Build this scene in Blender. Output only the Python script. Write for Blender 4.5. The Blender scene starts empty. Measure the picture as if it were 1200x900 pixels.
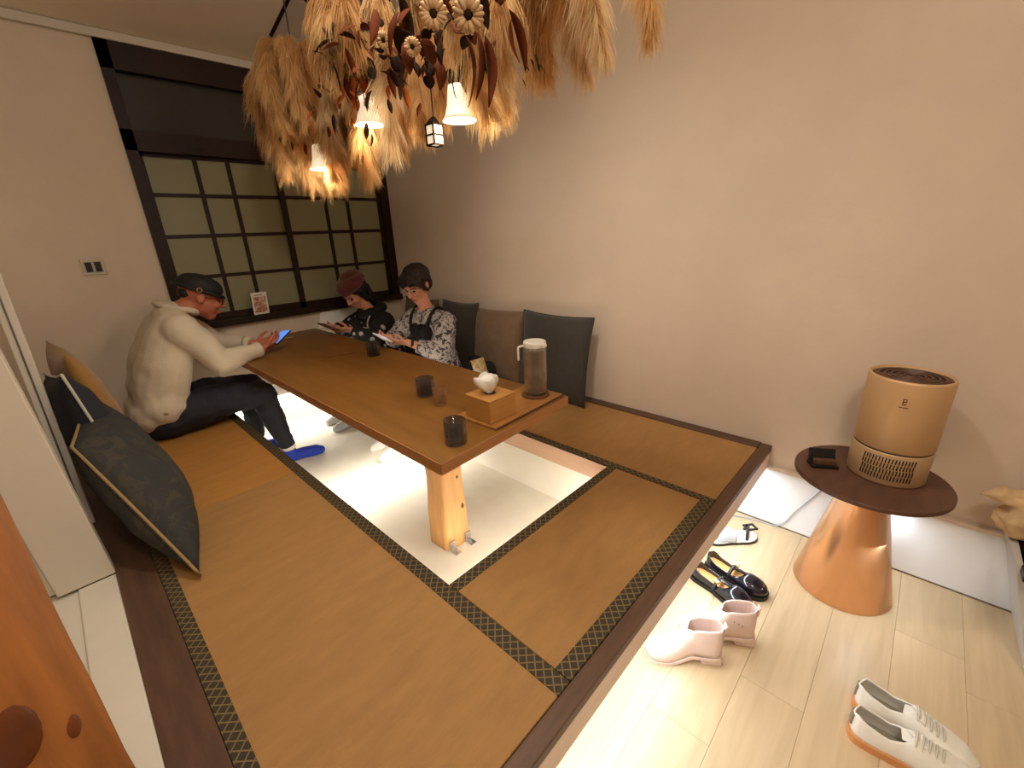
import bpy, bmesh, math, random
from mathutils import Vector, Matrix, noise, Quaternion
random.seed(7)
V = Vector
sc = bpy.context.scene
col = sc.collection
PI = math.pi

# ---------------------------------------------------------------- camera
cam_d = bpy.data.cameras.new('camera')
cam = bpy.data.objects.new('camera', cam_d); col.objects.link(cam)
cam_d.sensor_width = 36.0; cam_d.lens = 503.85 * 36 / 1200; cam_d.clip_start = 0.02
right = V((0.68378978, -0.72859499, -0.03976009))
up = V((0.26944068, 0.20148168, 0.94170423))
back = V((-0.67811006, -0.65464072, 0.33408424))
m = Matrix((right, up, back)).transposed().to_4x4()
m.translation = V((0, 0, 1.0))
cam.matrix_world = m
sc.camera = cam
sc.view_settings.view_transform = 'Standard'
sc.view_settings.look = 'None'
sc.view_settings.gamma = 1.0
sc.view_settings.use_curve_mapping = False
sc.view_settings.exposure = 0.0

# ---------------------------------------------------------------- world and lamps
w = bpy.data.worlds.new('world'); sc.world = w; w.use_nodes = True
w.node_tree.nodes['Background'].inputs[0].default_value = (0.30, 0.27, 0.22, 1)
w.node_tree.nodes['Background'].inputs[1].default_value = 0.12

def area(name, loc, tgt, sx, sy, watts, color):
    d = bpy.data.lights.new(name, 'AREA'); d.shape = 'RECTANGLE'; d.size = sx; d.size_y = sy
    d.energy = watts; d.color = color
    o = bpy.data.objects.new(name, d); col.objects.link(o)
    o.location = loc
    o.rotation_euler = (V(tgt) - V(loc)).to_track_quat('-Z', 'Y').to_euler()
    return o
WARM = (1.0, 0.95, 0.86)
COOL = (0.86, 0.94, 1.0)
NEUT = (1.0, 0.95, 0.85)
def lamp(name, loc, size, watts, color):
    d = bpy.data.lights.new(name, 'POINT'); d.shadow_soft_size = size; d.energy = watts; d.color = color
    o = bpy.data.objects.new(name, d); col.objects.link(o); o.location = loc; return o
lamp('ceiling_lamp_light', (0.15, -0.40, 2.25), .14, 56, WARM)
d = bpy.data.lights.new('downlight', 'SPOT'); d.energy = 96; d.color = WARM; d.shadow_soft_size = .10; d.spot_size = math.radians(108); d.spot_blend = 1.0
dn = bpy.data.objects.new('downlight', d); col.objects.link(dn); dn.location = (.72, .95, 2.5)
dn.rotation_euler = (V((1.20, 1.15, 0)) - V(dn.location)).to_track_quat('-Z', 'Y').to_euler()
# LED tape under the platform nosing, over the entry floor
area('led_tape_light', (1.02, 0.42, -0.118), (1.02, 0.40, -0.41), 2.1, 0.02, 9, COOL)
# LED tape under the lip of the foot pit
area('led_tape_light', (1.545, 2.15, -0.098), (1.555, 2.15, -0.4), 0.02, 2.4, 7, NEUT)
area('led_tape_light', (0.545, 2.15, -0.098), (0.535, 2.15, -0.4), 0.02, 2.4, 7, NEUT)
area('led_tape_light', (1.045, 0.825, -0.098), (1.045, 0.815, -0.4), 0.9, 0.02, 5, NEUT)
area('led_tape_light', (1.045, 3.38, -0.10), (1.045, 3.39, -0.4), 0.9, 0.02, 5, NEUT)

# LED tape along the foot of the right wall
area('led_tape_light', (2.112, -0.08, -0.119), (2.13, -0.08, -0.41), 0.02, 0.86, 3.2, COOL)
# ---------------------------------------------------------------- materials
def s2l(c):
    return tuple((x / 12.92 if x <= .04045 else ((x + .055) / 1.055) ** 2.4) for x in [v / 255 for v in c])
MATS = {}
def mat(name, rgb, rough=.6, var=.0, vscale=8, bump=0, bscale=60, stretch=(1, 1, 1), metal=0, emit=0, trans=0, ior=1.45, sheen=0, spec=None, rgb2=None, coat=0):
    """plain principled surface, with noise-driven colour change and relief"""
    mt = bpy.data.materials.new(name); mt.use_nodes = True
    nt = mt.node_tree; N = nt.nodes; L = nt.links; b = N['Principled BSDF']
    c = s2l(rgb)
    b.inputs['Base Color'].default_value = (*c, 1)
    b.inputs['Roughness'].default_value = rough
    b.inputs['Metallic'].default_value = metal
    b.inputs['IOR'].default_value = ior
    if trans: b.inputs['Transmission Weight'].default_value = trans
    if sheen: b.inputs['Sheen Weight'].default_value = sheen
    if coat: b.inputs['Coat Weight'].default_value = coat
    if spec is not None: b.inputs['Specular IOR Level'].default_value = spec
    if emit:
        b.inputs['Emission Color'].default_value = (*c, 1); b.inputs['Emission Strength'].default_value = emit
    if var or bump:
        tc = N.new('ShaderNodeTexCoord'); mp = N.new('ShaderNodeMapping')
        mp.inputs['Scale'].default_value = stretch
        L.new(tc.outputs['Object'], mp.inputs['Vector'])
    if var:
        n = N.new('ShaderNodeTexNoise'); n.inputs['Scale'].default_value = vscale; n.inputs['Detail'].default_value = 5
        n.inputs['Roughness'].default_value = .6
        L.new(mp.outputs[0], n.inputs['Vector'])
        r = N.new('ShaderNodeValToRGB'); r.color_ramp.elements[0].position = .3; r.color_ramp.elements[1].position = .7
        c2 = s2l(rgb2) if rgb2 else tuple(min(1, x * (1 + var)) for x in c)
        c1 = c if rgb2 else tuple(x * (1 - var) for x in c)
        r.color_ramp.elements[0].color = (*c1, 1); r.color_ramp.elements[1].color = (*c2, 1)
        L.new(n.outputs['Fac'], r.inputs[0]); L.new(r.outputs[0], b.inputs['Base Color'])
    if bump:
        n2 = N.new('ShaderNodeTexNoise'); n2.inputs['Scale'].default_value = bscale; n2.inputs['Detail'].default_value = 4
        L.new(mp.outputs[0], n2.inputs['Vector'])
        bm = N.new('ShaderNodeBump'); bm.inputs['Strength'].default_value = bump; bm.inputs['Distance'].default_value = .01
        L.new(n2.outputs['Fac'], bm.inputs['Height']); L.new(bm.outputs[0], b.inputs['Normal'])
    MATS[name] = mt
    return mt

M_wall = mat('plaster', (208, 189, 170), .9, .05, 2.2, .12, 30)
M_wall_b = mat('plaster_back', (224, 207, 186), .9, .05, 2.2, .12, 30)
M_ceil = mat('ceiling_paint', (240, 226, 200), .9, .03, 2)
M_white = mat('white_paint', (212, 202, 186), .55, .03, 6)
M_wpanel = mat('white_panel', (232, 234, 236), .5, .02, 3)
M_darkwood = mat('dark_stained_wood', (42, 22, 15), .45, .35, 6, .15, 30, (1, 1, 1), spec=.3)
M_nosing = mat('walnut_nosing', (88, 62, 44), .5, .25, 5, .1, 40, (1, 8, 8))
M_side = mat('walnut_board', (84, 58, 42), .5, .25, 5, .1, 40, (8, 1, 8))
M_fascia = mat('pale_veneer', (230, 210, 196), .5, .06, 4, 0, 40, (1, 8, 8))
M_pitlip = mat('pit_lip_veneer', (206, 172, 148), .5, .06, 4, 0, 40, (8, 1, 8))
M_pit = mat('pit_plaster', (240, 236, 226), .75, .05, 3, .05, 40)
M_pitfloor = mat('pit_floor', (236, 230, 214), .6, .06, 5)
M_alu = mat('aluminium', (150, 150, 150), .35, metal=1)
M_black = mat('black_plastic', (18, 17, 17), .4)
M_darkglass = mat('dark_glass', (44, 42, 36), .25, .1, 3)
M_frost = mat('frosted_glass', (150, 147, 112), .45, .06, 1.6, trans=.12)
M_table = mat('table_wood', (114, 75, 26), .42, .2, 3.0, .06, 25, (6, .9, 6), rgb2=(134, 89, 36))
M_tside = mat('table_side_wood', (176, 122, 72), .5, .15, 4, .05, 30, (1, 1, 8))
M_leg = mat('pine_leg', (226, 172, 112), .55, .16, 4, .06, 30, (9, 9, .7))
M_knot = mat('knot_wood', (96, 60, 34), .6)
M_steel = mat('steel_bracket', (205, 205, 205), .25, metal=1)
M_tray = mat('tray_wood', (160, 108, 52), .45, .15, 4, 0, 30, (1, 8, 8))
M_box = mat('bamboo_box', (186, 132, 68), .5, .08, 6, 0, 30, (1, 1, 10))
M_tissue = mat('tissue_paper', (244, 240, 232), .9)
M_cork = mat('cork_coaster', (104, 66, 40), .8, .2, 30)
M_lid = mat('white_lid', (238, 234, 226), .35)
M_orange = mat('orange_timber', (168, 108, 56), .55, .30, 4, .12, 16, (5, 5, .8), spec=.3)
M_burl = mat('burl_timber', (104, 52, 24), .4, .35, 7, .2, 16)
M_gold = mat('champagne_plastic', (200, 162, 118), .42, metal=.2)
M_gold2 = mat('champagne_base', (184, 152, 114), .45, metal=.15)
M_grille = mat('grille_slot', (34, 22, 18), .5)
M_copper = mat('copper_cone', (226, 172, 128), .27, .05, 3, metal=.9)
M_topwood = mat('dark_brown_top', (92, 62, 48), .42, .2, 8, 0, 30, (1, 5, 1))
M_cord = mat('grey_cord', (170, 172, 176), .5)
M_chrome = mat('chrome', (200, 198, 192), .15, metal=1)
M_bag = mat('kraft_paper', (196, 164, 124), .8, .1, 14, .3, 30)
M_greypanel = mat('grey_panel', (186, 182, 178), .5)
M_navy = mat('navy_cushion', (32, 34, 42), .85, .15, 10, .2, 160)
M_char = mat('charcoal_linen', (58, 53, 48), .9, .12, 20, .25, 200, sheen=.2)
M_brownc = mat('brown_linen', (112, 88, 66), .9, .12, 18, .25, 200, sheen=.2)
M_olive = mat('dark_olive_linen', (54, 47, 38), .9, .12, 18, .25, 200, sheen=.2)
M_greyc = mat('grey_linen', (92, 82, 72), .9, .12, 18, .25, 200)
M_must = mat('mustard_cushion', (150, 108, 48), .9, .14, 14, .25, 160, sheen=.2)
M_pipe = mat('tan_piping', (150, 122, 78), .8)
M_wpipe = mat('pale_piping', (190, 184, 168), .8)
# people
M_skinm = mat('skin_tan', (176, 104, 76), .55, .06, 9)
M_skinw = mat('skin_light', (212, 150, 122), .55, .05, 9)
M_shirt = mat('cream_twill', (202, 188, 166), .85, .05, 10, .15, 120)
M_trou = mat('dark_navy_cloth', (30, 30, 40), .8, .15, 8, .15, 100)
M_cap = mat('black_cap_cloth', (26, 25, 27), .7, .1, 20)
M_hair = mat('dark_hair', (34, 22, 17), .45, .35, 30, .5, 60, (8, 8, 1))
M_hairb = mat('black_hair', (16, 13, 13), .45, .3, 30, .5, 60, (8, 8, 1))
M_beret = mat('burgundy_felt', (92, 34, 26), .95, .12, 20, .2, 80, sheen=.4)
M_sockb = mat('blue_sock', (38, 62, 170), .85, .1, 30)
M_sockw = mat('white_sock', (228, 224, 216), .9, .05, 30)
M_sockg = mat('grey_sock', (176, 176, 176), .9, .08, 30)
M_blackcloth = mat('black_cloth', (20, 19, 21), .85, .15, 20)
M_screen = mat('phone_screen', (86, 136, 232), .3, emit=.9)
M_screen2 = mat('phone_screen_pale', (210, 214, 222), .3, emit=.5)
M_lips = mat('lips', (164, 84, 74), .5)
M_eye = mat('eye_dark', (24, 16, 12), .2)
# shoes
M_bootl = mat('blush_leather', (222, 196, 184), .5, .05, 20, .1, 60)
M_bootin = mat('taupe_lining', (150, 124, 108), .8)
M_sneak = mat('white_leather', (236, 232, 222), .5, .03, 20)
M_gum = mat('gum_sole', (206, 140, 84), .6)
M_lining = mat('grey_lining', (138, 130, 110), .85)
M_mj = mat('black_gloss_leather', (26, 22, 30), .22, coat=.5)
M_tan = mat('tan_insole', (222, 166, 98), .6)
M_brass = mat('brass_buckle', (214, 178, 104), .3, metal=.9)
M_lace = mat('white_lace', (206, 200, 184), .8)
M_vinyl = mat('clear_vinyl', (226, 232, 238), .2, trans=.4)
# dried flowers
M_pampas = mat('pampas_floss', (222, 180, 118), .9, .25, 5, rgb2=(240, 208, 154))
M_pampas2 = mat('pampas_floss_dark', (200, 150, 90), .9, .25, 5, rgb2=(224, 180, 120))
M_pale = mat('pampas_floss_pale', (238, 212, 170), .9, .2, 5)
M_dleaf = mat('dark_dried_leaf', (46, 31, 22), .95, .3, 20, spec=.1)
M_rleaf = mat('russet_dried_leaf', (92, 44, 24), .95, .3, 20, spec=.1)
M_oleaf = mat('orange_dried_leaf', (170, 84, 36), .9, .3, 20, spec=.1)
M_petal = mat('cream_petal', (196, 160, 116), .8, .15, 20)
M_stem = mat('dry_stem', (150, 110, 64), .8)
M_shade = mat('opal_glass_shade', (255, 240, 208), .35, emit=.62)
M_bulb = mat('lamp_bulb', (255, 236, 196), .4, emit=4)
for mt in (M_pampas, M_pampas2, M_pale):   # floss lets light through
    nt = mt.node_tree; b = nt.nodes['Principled BSDF']; out = nt.nodes['Material Output']
    tr = nt.nodes.new('ShaderNodeBsdfTranslucent'); mx = nt.nodes.new('ShaderNodeMixShader')
    mx.inputs[0].default_value = .5
    src = b.inputs['Base Color'].links[0].from_socket
    nt.links.new(src, tr.inputs['Color'])
    nt.links.new(b.outputs[0], mx.inputs[1]); nt.links.new(tr.outputs[0], mx.inputs[2]); tp = nt.nodes.new('ShaderNodeBsdfTransparent'); m2 = nt.nodes.new('ShaderNodeMixShader'); m2.inputs[0].default_value = .30
    nt.links.new(mx.outputs[0], m2.inputs[1]); nt.links.new(tp.outputs[0], m2.inputs[2]); nt.links.new(m2.outputs[0], out.inputs[0])

def thin_glass(name, tint, milk=.05, rough=.03, gloss=.12):
    mt = bpy.data.materials.new(name); mt.use_nodes = True
    nt = mt.node_tree; N = nt.nodes; L = nt.links; N.remove(N['Principled BSDF']); out = N['Material Output']
    t = N.new('ShaderNodeBsdfTransparent'); t.inputs[0].default_value = (*tint, 1)
    d = N.new('ShaderNodeBsdfTranslucent'); d.inputs[0].default_value = (.9, .88, .84, 1)
    g = N.new('ShaderNodeBsdfGlossy'); g.inputs['Roughness'].default_value = rough
    a = N.new('ShaderNodeMixShader'); a.inputs[0].default_value = milk
    L.new(t.outputs[0], a.inputs[1]); L.new(d.outputs[0], a.inputs[2])
    lw = N.new('ShaderNodeLayerWeight'); lw.inputs['Blend'].default_value = gloss
    b = N.new('ShaderNodeMixShader'); L.new(lw.outputs['Facing'], b.inputs[0]); L.new(a.outputs[0], b.inputs[1]); L.new(g.outputs[0], b.inputs[2])
    L.new(b.outputs[0], out.inputs[0]); return mt
M_glass = thin_glass('clear_glass', (.95, .94, .92), .16, .05, .22)
M_water = thin_glass('water', (.93, .92, .90), .10, .02, .15)
M_smoke = thin_glass('smoked_glass', (.52, .51, .50), .05, .06, .16)
M_amber = thin_glass('amber_glass', (.95, .84, .64), .05, .05, .18)
M_lens = thin_glass('spectacle_lens', (.97, .96, .96), 0, .02, .1)
def node_mat(name):
    mt = bpy.data.materials.new(name); mt.use_nodes = True
    return mt, mt.node_tree.nodes, mt.node_tree.links, mt.node_tree.nodes['Principled BSDF']

def math_node(N, L, op, a, b_=None):
    n = N.new('ShaderNodeMath'); n.operation = op
    for i, x in enumerate((a, b_)):
        if x is None: continue
        if isinstance(x, (int, float)): n.inputs[i].default_value = x
        else: L.new(x, n.inputs[i])
    return n.outputs[0]

def tatami_mat_material(name, rgb):
    mt, N, L, b = node_mat(name)
    tc = N.new('ShaderNodeTexCoord'); sx = N.new('ShaderNodeSeparateXYZ'); L.new(tc.outputs['Object'], sx.inputs[0])
    n = N.new('ShaderNodeTexNoise'); n.inputs['Scale'].default_value = 7; n.inputs['Detail'].default_value = 8
    n.inputs['Roughness'].default_value = .7
    mp = N.new('ShaderNodeMapping'); mp.inputs['Scale'].default_value = (1, 4, 1)
    L.new(tc.outputs['Object'], mp.inputs[0]); L.new(mp.outputs[0], n.inputs['Vector'])
    r = N.new('ShaderNodeValToRGB'); c = s2l(rgb)
    r.color_ramp.elements[0].position = .3; r.color_ramp.elements[1].position = .72
    r.color_ramp.elements[0].color = (*[x * .88 for x in c], 1); r.color_ramp.elements[1].color = (*[x * 1.12 for x in c], 1)
    L.new(n.outputs['Fac'], r.inputs[0]); L.new(r.outputs[0], b.inputs['Base Color'])
    b.inputs['Roughness'].default_value = .7
    s1 = math_node(N, L, 'SINE', math_node(N, L, 'MULTIPLY', sx.outputs['Y'], 1200.0))
    s2 = math_node(N, L, 'SINE', math_node(N, L, 'MULTIPLY', sx.outputs['X'], 420.0))
    h = math_node(N, L, 'MULTIPLY', s1, s2)
    bm = N.new('ShaderNodeBump'); bm.inputs['Strength'].default_value = .35; bm.inputs['Distance'].default_value = .001
    L.new(h, bm.inputs['Height']); L.new(bm.outputs[0], b.inputs['Normal'])
    return mt
M_tat = tatami_mat_material('rush_weave', (156, 114, 62))
M_tat2 = tatami_mat_material('rush_weave_warm', (168, 116, 50))

def heri_material():
    """woven edging: dark green cloth with a pale-gold diamond lattice"""
    mt, N, L, b = node_mat('woven_edging')
    tc = N.new('ShaderNodeTexCoord'); sx = N.new('ShaderNodeSeparateXYZ'); L.new(tc.outputs['Object'], sx.inputs[0])
    a = math_node(N, L, 'MULTIPLY', math_node(N, L, 'ADD', sx.outputs['X'], sx.outputs['Y']), 36.0)
    c = math_node(N, L, 'MULTIPLY', math_node(N, L, 'SUBTRACT', sx.outputs['X'], sx.outputs['Y']), 36.0)
    def line(v):
        f = math_node(N, L, 'ABSOLUTE', math_node(N, L, 'SUBTRACT', math_node(N, L, 'FRACT', v), .5))
        return math_node(N, L, 'GREATER_THAN', f, .42)
    mask = math_node(N, L, 'MAXIMUM', line(a), line(c))
    mix = N.new('ShaderNodeMix'); mix.data_type = 'RGBA'
    mix.inputs['A'].default_value = (*s2l((50, 40, 24)), 1); mix.inputs['B'].default_value = (*s2l((116, 96, 54)), 1)
    L.new(mask, mix.inputs['Factor']); L.new(mix.outputs['Result'], b.inputs['Base Color'])
    b.inputs['Roughness'].default_value = .75
    return mt
M_heri = heri_material()

def laminate_material():
    mt, N, L, b = node_mat('pale_oak_laminate')
    tc = N.new('ShaderNodeTexCoord'); oi = N.new('ShaderNodeObjectInfo')
    ad = N.new('ShaderNodeVectorMath'); ad.operation = 'ADD'
    sc_ = N.new('ShaderNodeVectorMath'); sc_.operation = 'SCALE'; sc_.inputs[3].default_value = 9
    cx = N.new('ShaderNodeCombineXYZ'); L.new(oi.outputs['Random'], cx.inputs[0]); L.new(oi.outputs['Random'], cx.inputs[1])
    L.new(cx.outputs[0], sc_.inputs[0]); L.new(tc.outputs['Object'], ad.inputs[0]); L.new(sc_.outputs[0], ad.inputs[1])
    mp = N.new('ShaderNodeMapping'); mp.inputs['Scale'].default_value = (1.2, 14, 14); L.new(ad.outputs[0], mp.inputs[0])
    n = N.new('ShaderNodeTexNoise'); n.inputs['Scale'].default_value = 2.4; n.inputs['Detail'].default_value = 8; n.inputs['Distortion'].default_value = .6
    L.new(mp.outputs[0], n.inputs['Vector'])
    r = N.new('ShaderNodeValToRGB'); r.color_ramp.elements[0].position = .3; r.color_ramp.elements[1].position = .75
    r.color_ramp.elements[0].color = (*s2l((190, 166, 130)), 1); r.color_ramp.elements[1].color = (*s2l((208, 184, 148)), 1)
    L.new(n.outputs['Fac'], r.inputs[0])
    hs = N.new('ShaderNodeHueSaturation'); L.new(r.outputs[0], hs.inputs['Color'])
    v = math_node(N, L, 'ADD', math_node(N, L, 'MULTIPLY', oi.outputs['Random'], .10), .95); L.new(v, hs.inputs['Value'])
    L.new(hs.outputs[0], b.inputs['Base Color'])
    b.inputs['Roughness'].default_value = .42
    return mt
M_lam = laminate_material()

def blotch_material(name, c1, c2, scale, th, kind='noise', rough=.85):
    mt, N, L, b = node_mat(name)
    tc = N.new('ShaderNodeTexCoord')
    if kind == 'noise':
        n = N.new('ShaderNodeTexNoise'); n.inputs['Scale'].default_value = scale; n.inputs['Detail'].default_value = 6; n.inputs['Roughness'].default_value = .7
        n.inputs['Distortion'].default_value = 1.2; o = n.outputs['Fac']
    else:
        n = N.new('ShaderNodeTexVoronoi'); n.inputs['Scale'].default_value = scale; o = n.outputs['Distance']
    L.new(tc.outputs['Object'], n.inputs['Vector'])
    r = N.new('ShaderNodeValToRGB'); r.color_ramp.elements[0].position = th; r.color_ramp.elements[1].position = th + .03
    r.color_ramp.elements[0].color = (*s2l(c1), 1); r.color_ramp.elements[1].color = (*s2l(c2), 1)
    L.new(o, r.inputs[0]); L.new(r.outputs[0], b.inputs['Base Color']); b.inputs['Roughness'].default_value = rough
    return mt
M_floral = blotch_material('grey_floral_cotton', (58, 56, 62), (190, 186, 188), 26, .47)
M_dots = blotch_material('black_spotted_cloth', (176, 176, 172), (20, 19, 22), 15, .24, 'voronoi')
M_leafprint = blotch_material('leaf_print_cloth', (58, 52, 40), (42, 42, 40), 9, .44)
M_print = blotch_material('card_print', (176, 112, 92), (222, 196, 172), 34, .5)
M_packet = blotch_material('packet_print', (178, 150, 80), (196, 190, 176), 22, .5, rough=.4)

# ---------------------------------------------------------------- helpers
def link(o, parent=None):
    col.objects.link(o)
    if parent: o.parent = parent
    return o
def thing(name, label, cat, loc=(0, 0, 0), rz=0, group=None):
    o = bpy.data.objects.new(name, None); col.objects.link(o)
    o.empty_display_size = .05
    o.location = loc; o.rotation_euler = (0, 0, rz)
    o['label'] = label; o['category'] = cat
    if group: o['group'] = group
    return o
def shade(me, smooth):
    if smooth:
        me.polygons.foreach_set('use_smooth', [True] * len(me.polygons))
def mesh_from_bm(bm, name, smooth=False):
    bmesh.ops.recalc_face_normals(bm, faces=bm.faces)
    me = bpy.data.meshes.new(name); bm.to_mesh(me); bm.free(); shade(me, smooth); return me
def part(name, me, material, parent=None, world=False, label=None, kind=None):
    """me: mesh or bmesh. world: its verts are in room coordinates"""
    if isinstance(me, bmesh.types.BMesh): me = mesh_from_bm(me, name)
    if world and parent is not None:
        off = V((0, 0, 0)); p = parent
        while p: off += V(p.location); p = p.parent
        me.transform(Matrix.Translation(-off))
    if material and not me.materials: me.materials.append(material)
    o = bpy.data.objects.new(name, me); link(o, parent)
    if label: o['label'] = label
    if kind: o['kind'] = kind
    return o
def struct(name, me, material, label=None):
    o = part(name, me, material); o['kind'] = 'structure'
    if label: o['label'] = label
    return o
def box(x0, x1, y0, y1, z0, z1, bev=0, seg=2):
    bm = bmesh.new()
    bmesh.ops.create_cube(bm, size=1)
    for v in bm.verts:
        v.co = V((x0 if v.co.x < 0 else x1, y0 if v.co.y < 0 else y1, z0 if v.co.z < 0 else z1))
    if bev: bmesh.ops.bevel(bm, geom=bm.edges[:], offset=bev, segments=seg, affect='EDGES', profile=.5)
    return bm
def hexa(pts, bev=0):
    """box from 8 points: 4 of one face then the 4 opposite"""
    bm = bmesh.new(); vs = [bm.verts.new(p) for p in pts]
    for f in ((0, 1, 2, 3), (4, 5, 6, 7), (0, 1, 5, 4), (1, 2, 6, 5), (2, 3, 7, 6), (3, 0, 4, 7)): bm.faces.new([vs[i] for i in f])
    bmesh.ops.recalc_face_normals(bm, faces=bm.faces)
    if bev: bmesh.ops.bevel(bm, geom=bm.edges[:], offset=bev, segments=2, affect='EDGES', profile=.5)
    return bm
def join(*bms):
    out = bmesh.new(); tmp = bpy.data.meshes.new('tmp')
    for b in bms:
        bmesh.ops.recalc_face_normals(b, faces=b.faces)
        b.to_mesh(tmp); b.free(); out.from_mesh(tmp)
    bpy.data.meshes.remove(tmp)
    return out
def lathe(profile, n=32, cx=0, cy=0, cap0=True, cap1=True):
    bm = bmesh.new(); rings = []
    for r, z in profile:
        rings.append([bm.verts.new((cx + r * math.cos(2 * PI * i / n), cy + r * math.sin(2 * PI * i / n), z)) for i in range(n)])
    for a, b in zip(rings, rings[1:]):
        for i in range(n): bm.faces.new((a[i], a[(i + 1) % n], b[(i + 1) % n], b[i]))
    if cap0: bm.faces.new(rings[0][::-1])
    if cap1: bm.faces.new(rings[-1])
    return bm
def tube(pts, r, n=8, closed=False):
    pts = [V(p) for p in pts]; bm = bmesh.new(); rings = []; k = len(pts)
    rr = r if isinstance(r, (list, tuple)) else [r] * k
    prev = None
    for i, p in enumerate(pts):
        if closed: t = pts[(i + 1) % k] - pts[i - 1]
        else: t = pts[min(i + 1, k - 1)] - pts[max(i - 1, 0)]
        t.normalize()
        if prev is None: a = t.orthogonal().normalized()
        else:
            a = prev - t * prev.dot(t)
            a = a.normalized() if a.length > 1e-6 else t.orthogonal().normalized()
        prev = a; b = t.cross(a)
        rings.append([bm.verts.new(p + (a * math.cos(2 * PI * j / n) + b * math.sin(2 * PI * j / n)) * rr[i]) for j in range(n)])
    prs = list(zip(rings, rings[1:])) + ([(rings[-1], rings[0])] if closed else [])
    for A, B in prs:
        for j in range(n): bm.faces.new((A[j], A[(j + 1) % n], B[(j + 1) % n], B[j]))
    if not closed: bm.faces.new(rings[0][::-1]); bm.faces.new(rings[-1])
    return bm
def spline(pts, n=6):
    """Catmull-Rom through pts"""
    P = [V(p) for p in pts]; P = [P[0]] + P + [P[-1]]; out = []
    for i in range(1, len(P) - 2):
        for j in range(n):
            t = j / n; a, b, c, d = P[i - 1:i + 3]
            out.append(.5 * ((2 * b) + (c - a) * t + (2 * a - 5 * b + 4 * c - d) * t * t + (-a + 3 * b - 3 * c + d) * t ** 3))
    out.append(P[-2]); return out
def grid_strip(bm, a, b, c, d): bm.faces.new([bm.verts.new(p) for p in (a, b, c, d)])

def ball(bm, c, r, R=None, seg=14):
    """ellipsoid; R: 3x3 whose columns are its axes"""
    r = (r, r, r) if isinstance(r, (int, float)) else r
    mtx = Matrix.Translation(V(c)) @ (R.to_4x4() if R else Matrix.Identity(4)) @ Matrix.Diagonal((*r, 1))
    bmesh.ops.create_uvsphere(bm, u_segments=seg, v_segments=max(8, seg * 2 // 3), radius=1, matrix=mtx)
def chain(bm, pts, flat0=False, flat1=False, n=14):
    """tapered limb through (point, radius) pairs"""
    for i, (p, r) in enumerate(pts):
        if (i == 0 and flat0) or (i == len(pts) - 1 and flat1): continue
        ball(bm, p, r, seg=n)
    for (p, r), (q, s) in zip(pts, pts[1:]):
        p = V(p); q = V(q); d = q - p
        if d.length < 1e-6: continue
        rot = d.to_track_quat('Z', 'Y').to_matrix().to_4x4()
        bmesh.ops.create_cone(bm, cap_ends=True, segments=n, radius1=r, radius2=s, depth=d.length,
                              matrix=Matrix.Translation((p + q) / 2) @ rot)
def fuse(bm, voxel, smooth=4, wrinkle=0, wscale=18, name='m', seed=0):
    """weld overlapping solids into one continuous skin"""
    me = bpy.data.meshes.new(name); bm.to_mesh(me); bm.free()
    o = bpy.data.objects.new('tmp', me); col.objects.link(o)
    md = o.modifiers.new('r', 'REMESH'); md.mode = 'VOXEL'; md.voxel_size = voxel; md.use_smooth_shade = True
    if smooth:
        sm = o.modifiers.new('s', 'SMOOTH'); sm.factor = .5; sm.iterations = smooth
    bpy.context.view_layer.update()
    dg = bpy.context.evaluated_depsgraph_get()
    out = bpy.data.meshes.new_from_object(o.evaluated_get(dg))
    bpy.data.objects.remove(o); bpy.data.meshes.remove(me)
    if wrinkle:
        nn = [V(v.normal) for v in out.vertices]
        for v, nv in zip(out.vertices, nn):
            q = v.co * wscale + V((seed, 0, 0))
            f = noise.noise(q) + .5 * noise.noise(q * 2.1) - .55 * abs(noise.noise(V((q.x * .7, q.y * .7, q.z * 1.6))))
            v.co += nv * f * wrinkle
    out.name = name; shade(out, True)
    return out
def frame3(f, u):
    f = V(f).normalized(); u = V(u); u = (u - f * u.dot(f)).normalized(); r = f.cross(u)
    return Matrix((r, f, u)).transposed()      # columns: right, forward, up

# ---------------------------------------------------------------- the setting
XW, YW, YF, XL = 2.14, 3.42, -2.0, -1.5
FL = -0.41           # entry floor
def ceil_z(y): return 2.075 + .25 * (YW - y)
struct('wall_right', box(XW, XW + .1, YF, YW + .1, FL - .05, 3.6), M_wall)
pnl = struct('trim_1', box(XW - .012, XW, -.52, .62, FL + .004, -.116, .002), M_wpanel, 'white panel along the foot of the right wall')
struct('trim_5', box(XW - .024, XW, -.52, .372, -.116, -.100, .002), M_wall, 'slim ledge over the white panel that hides a light strip')
# back wall, with the window opening cut out
WX0, WX1, WZ0, WZ1 = .505, 2.14, .475, 2.035
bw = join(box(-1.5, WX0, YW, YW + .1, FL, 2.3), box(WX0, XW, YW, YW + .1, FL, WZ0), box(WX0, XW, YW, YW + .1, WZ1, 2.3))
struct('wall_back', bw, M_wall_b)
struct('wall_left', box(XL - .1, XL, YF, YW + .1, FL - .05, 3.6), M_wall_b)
struct('wall_front', box(XL, XW, YF - .1, YF, FL - .05, 3.6), M_wall)
# side wall beyond the left edge of the platform, ends in the white column
struct('wall_side', box(-.40, -.35, 1.82, YW, FL, 2.3), M_wall_b)
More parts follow.
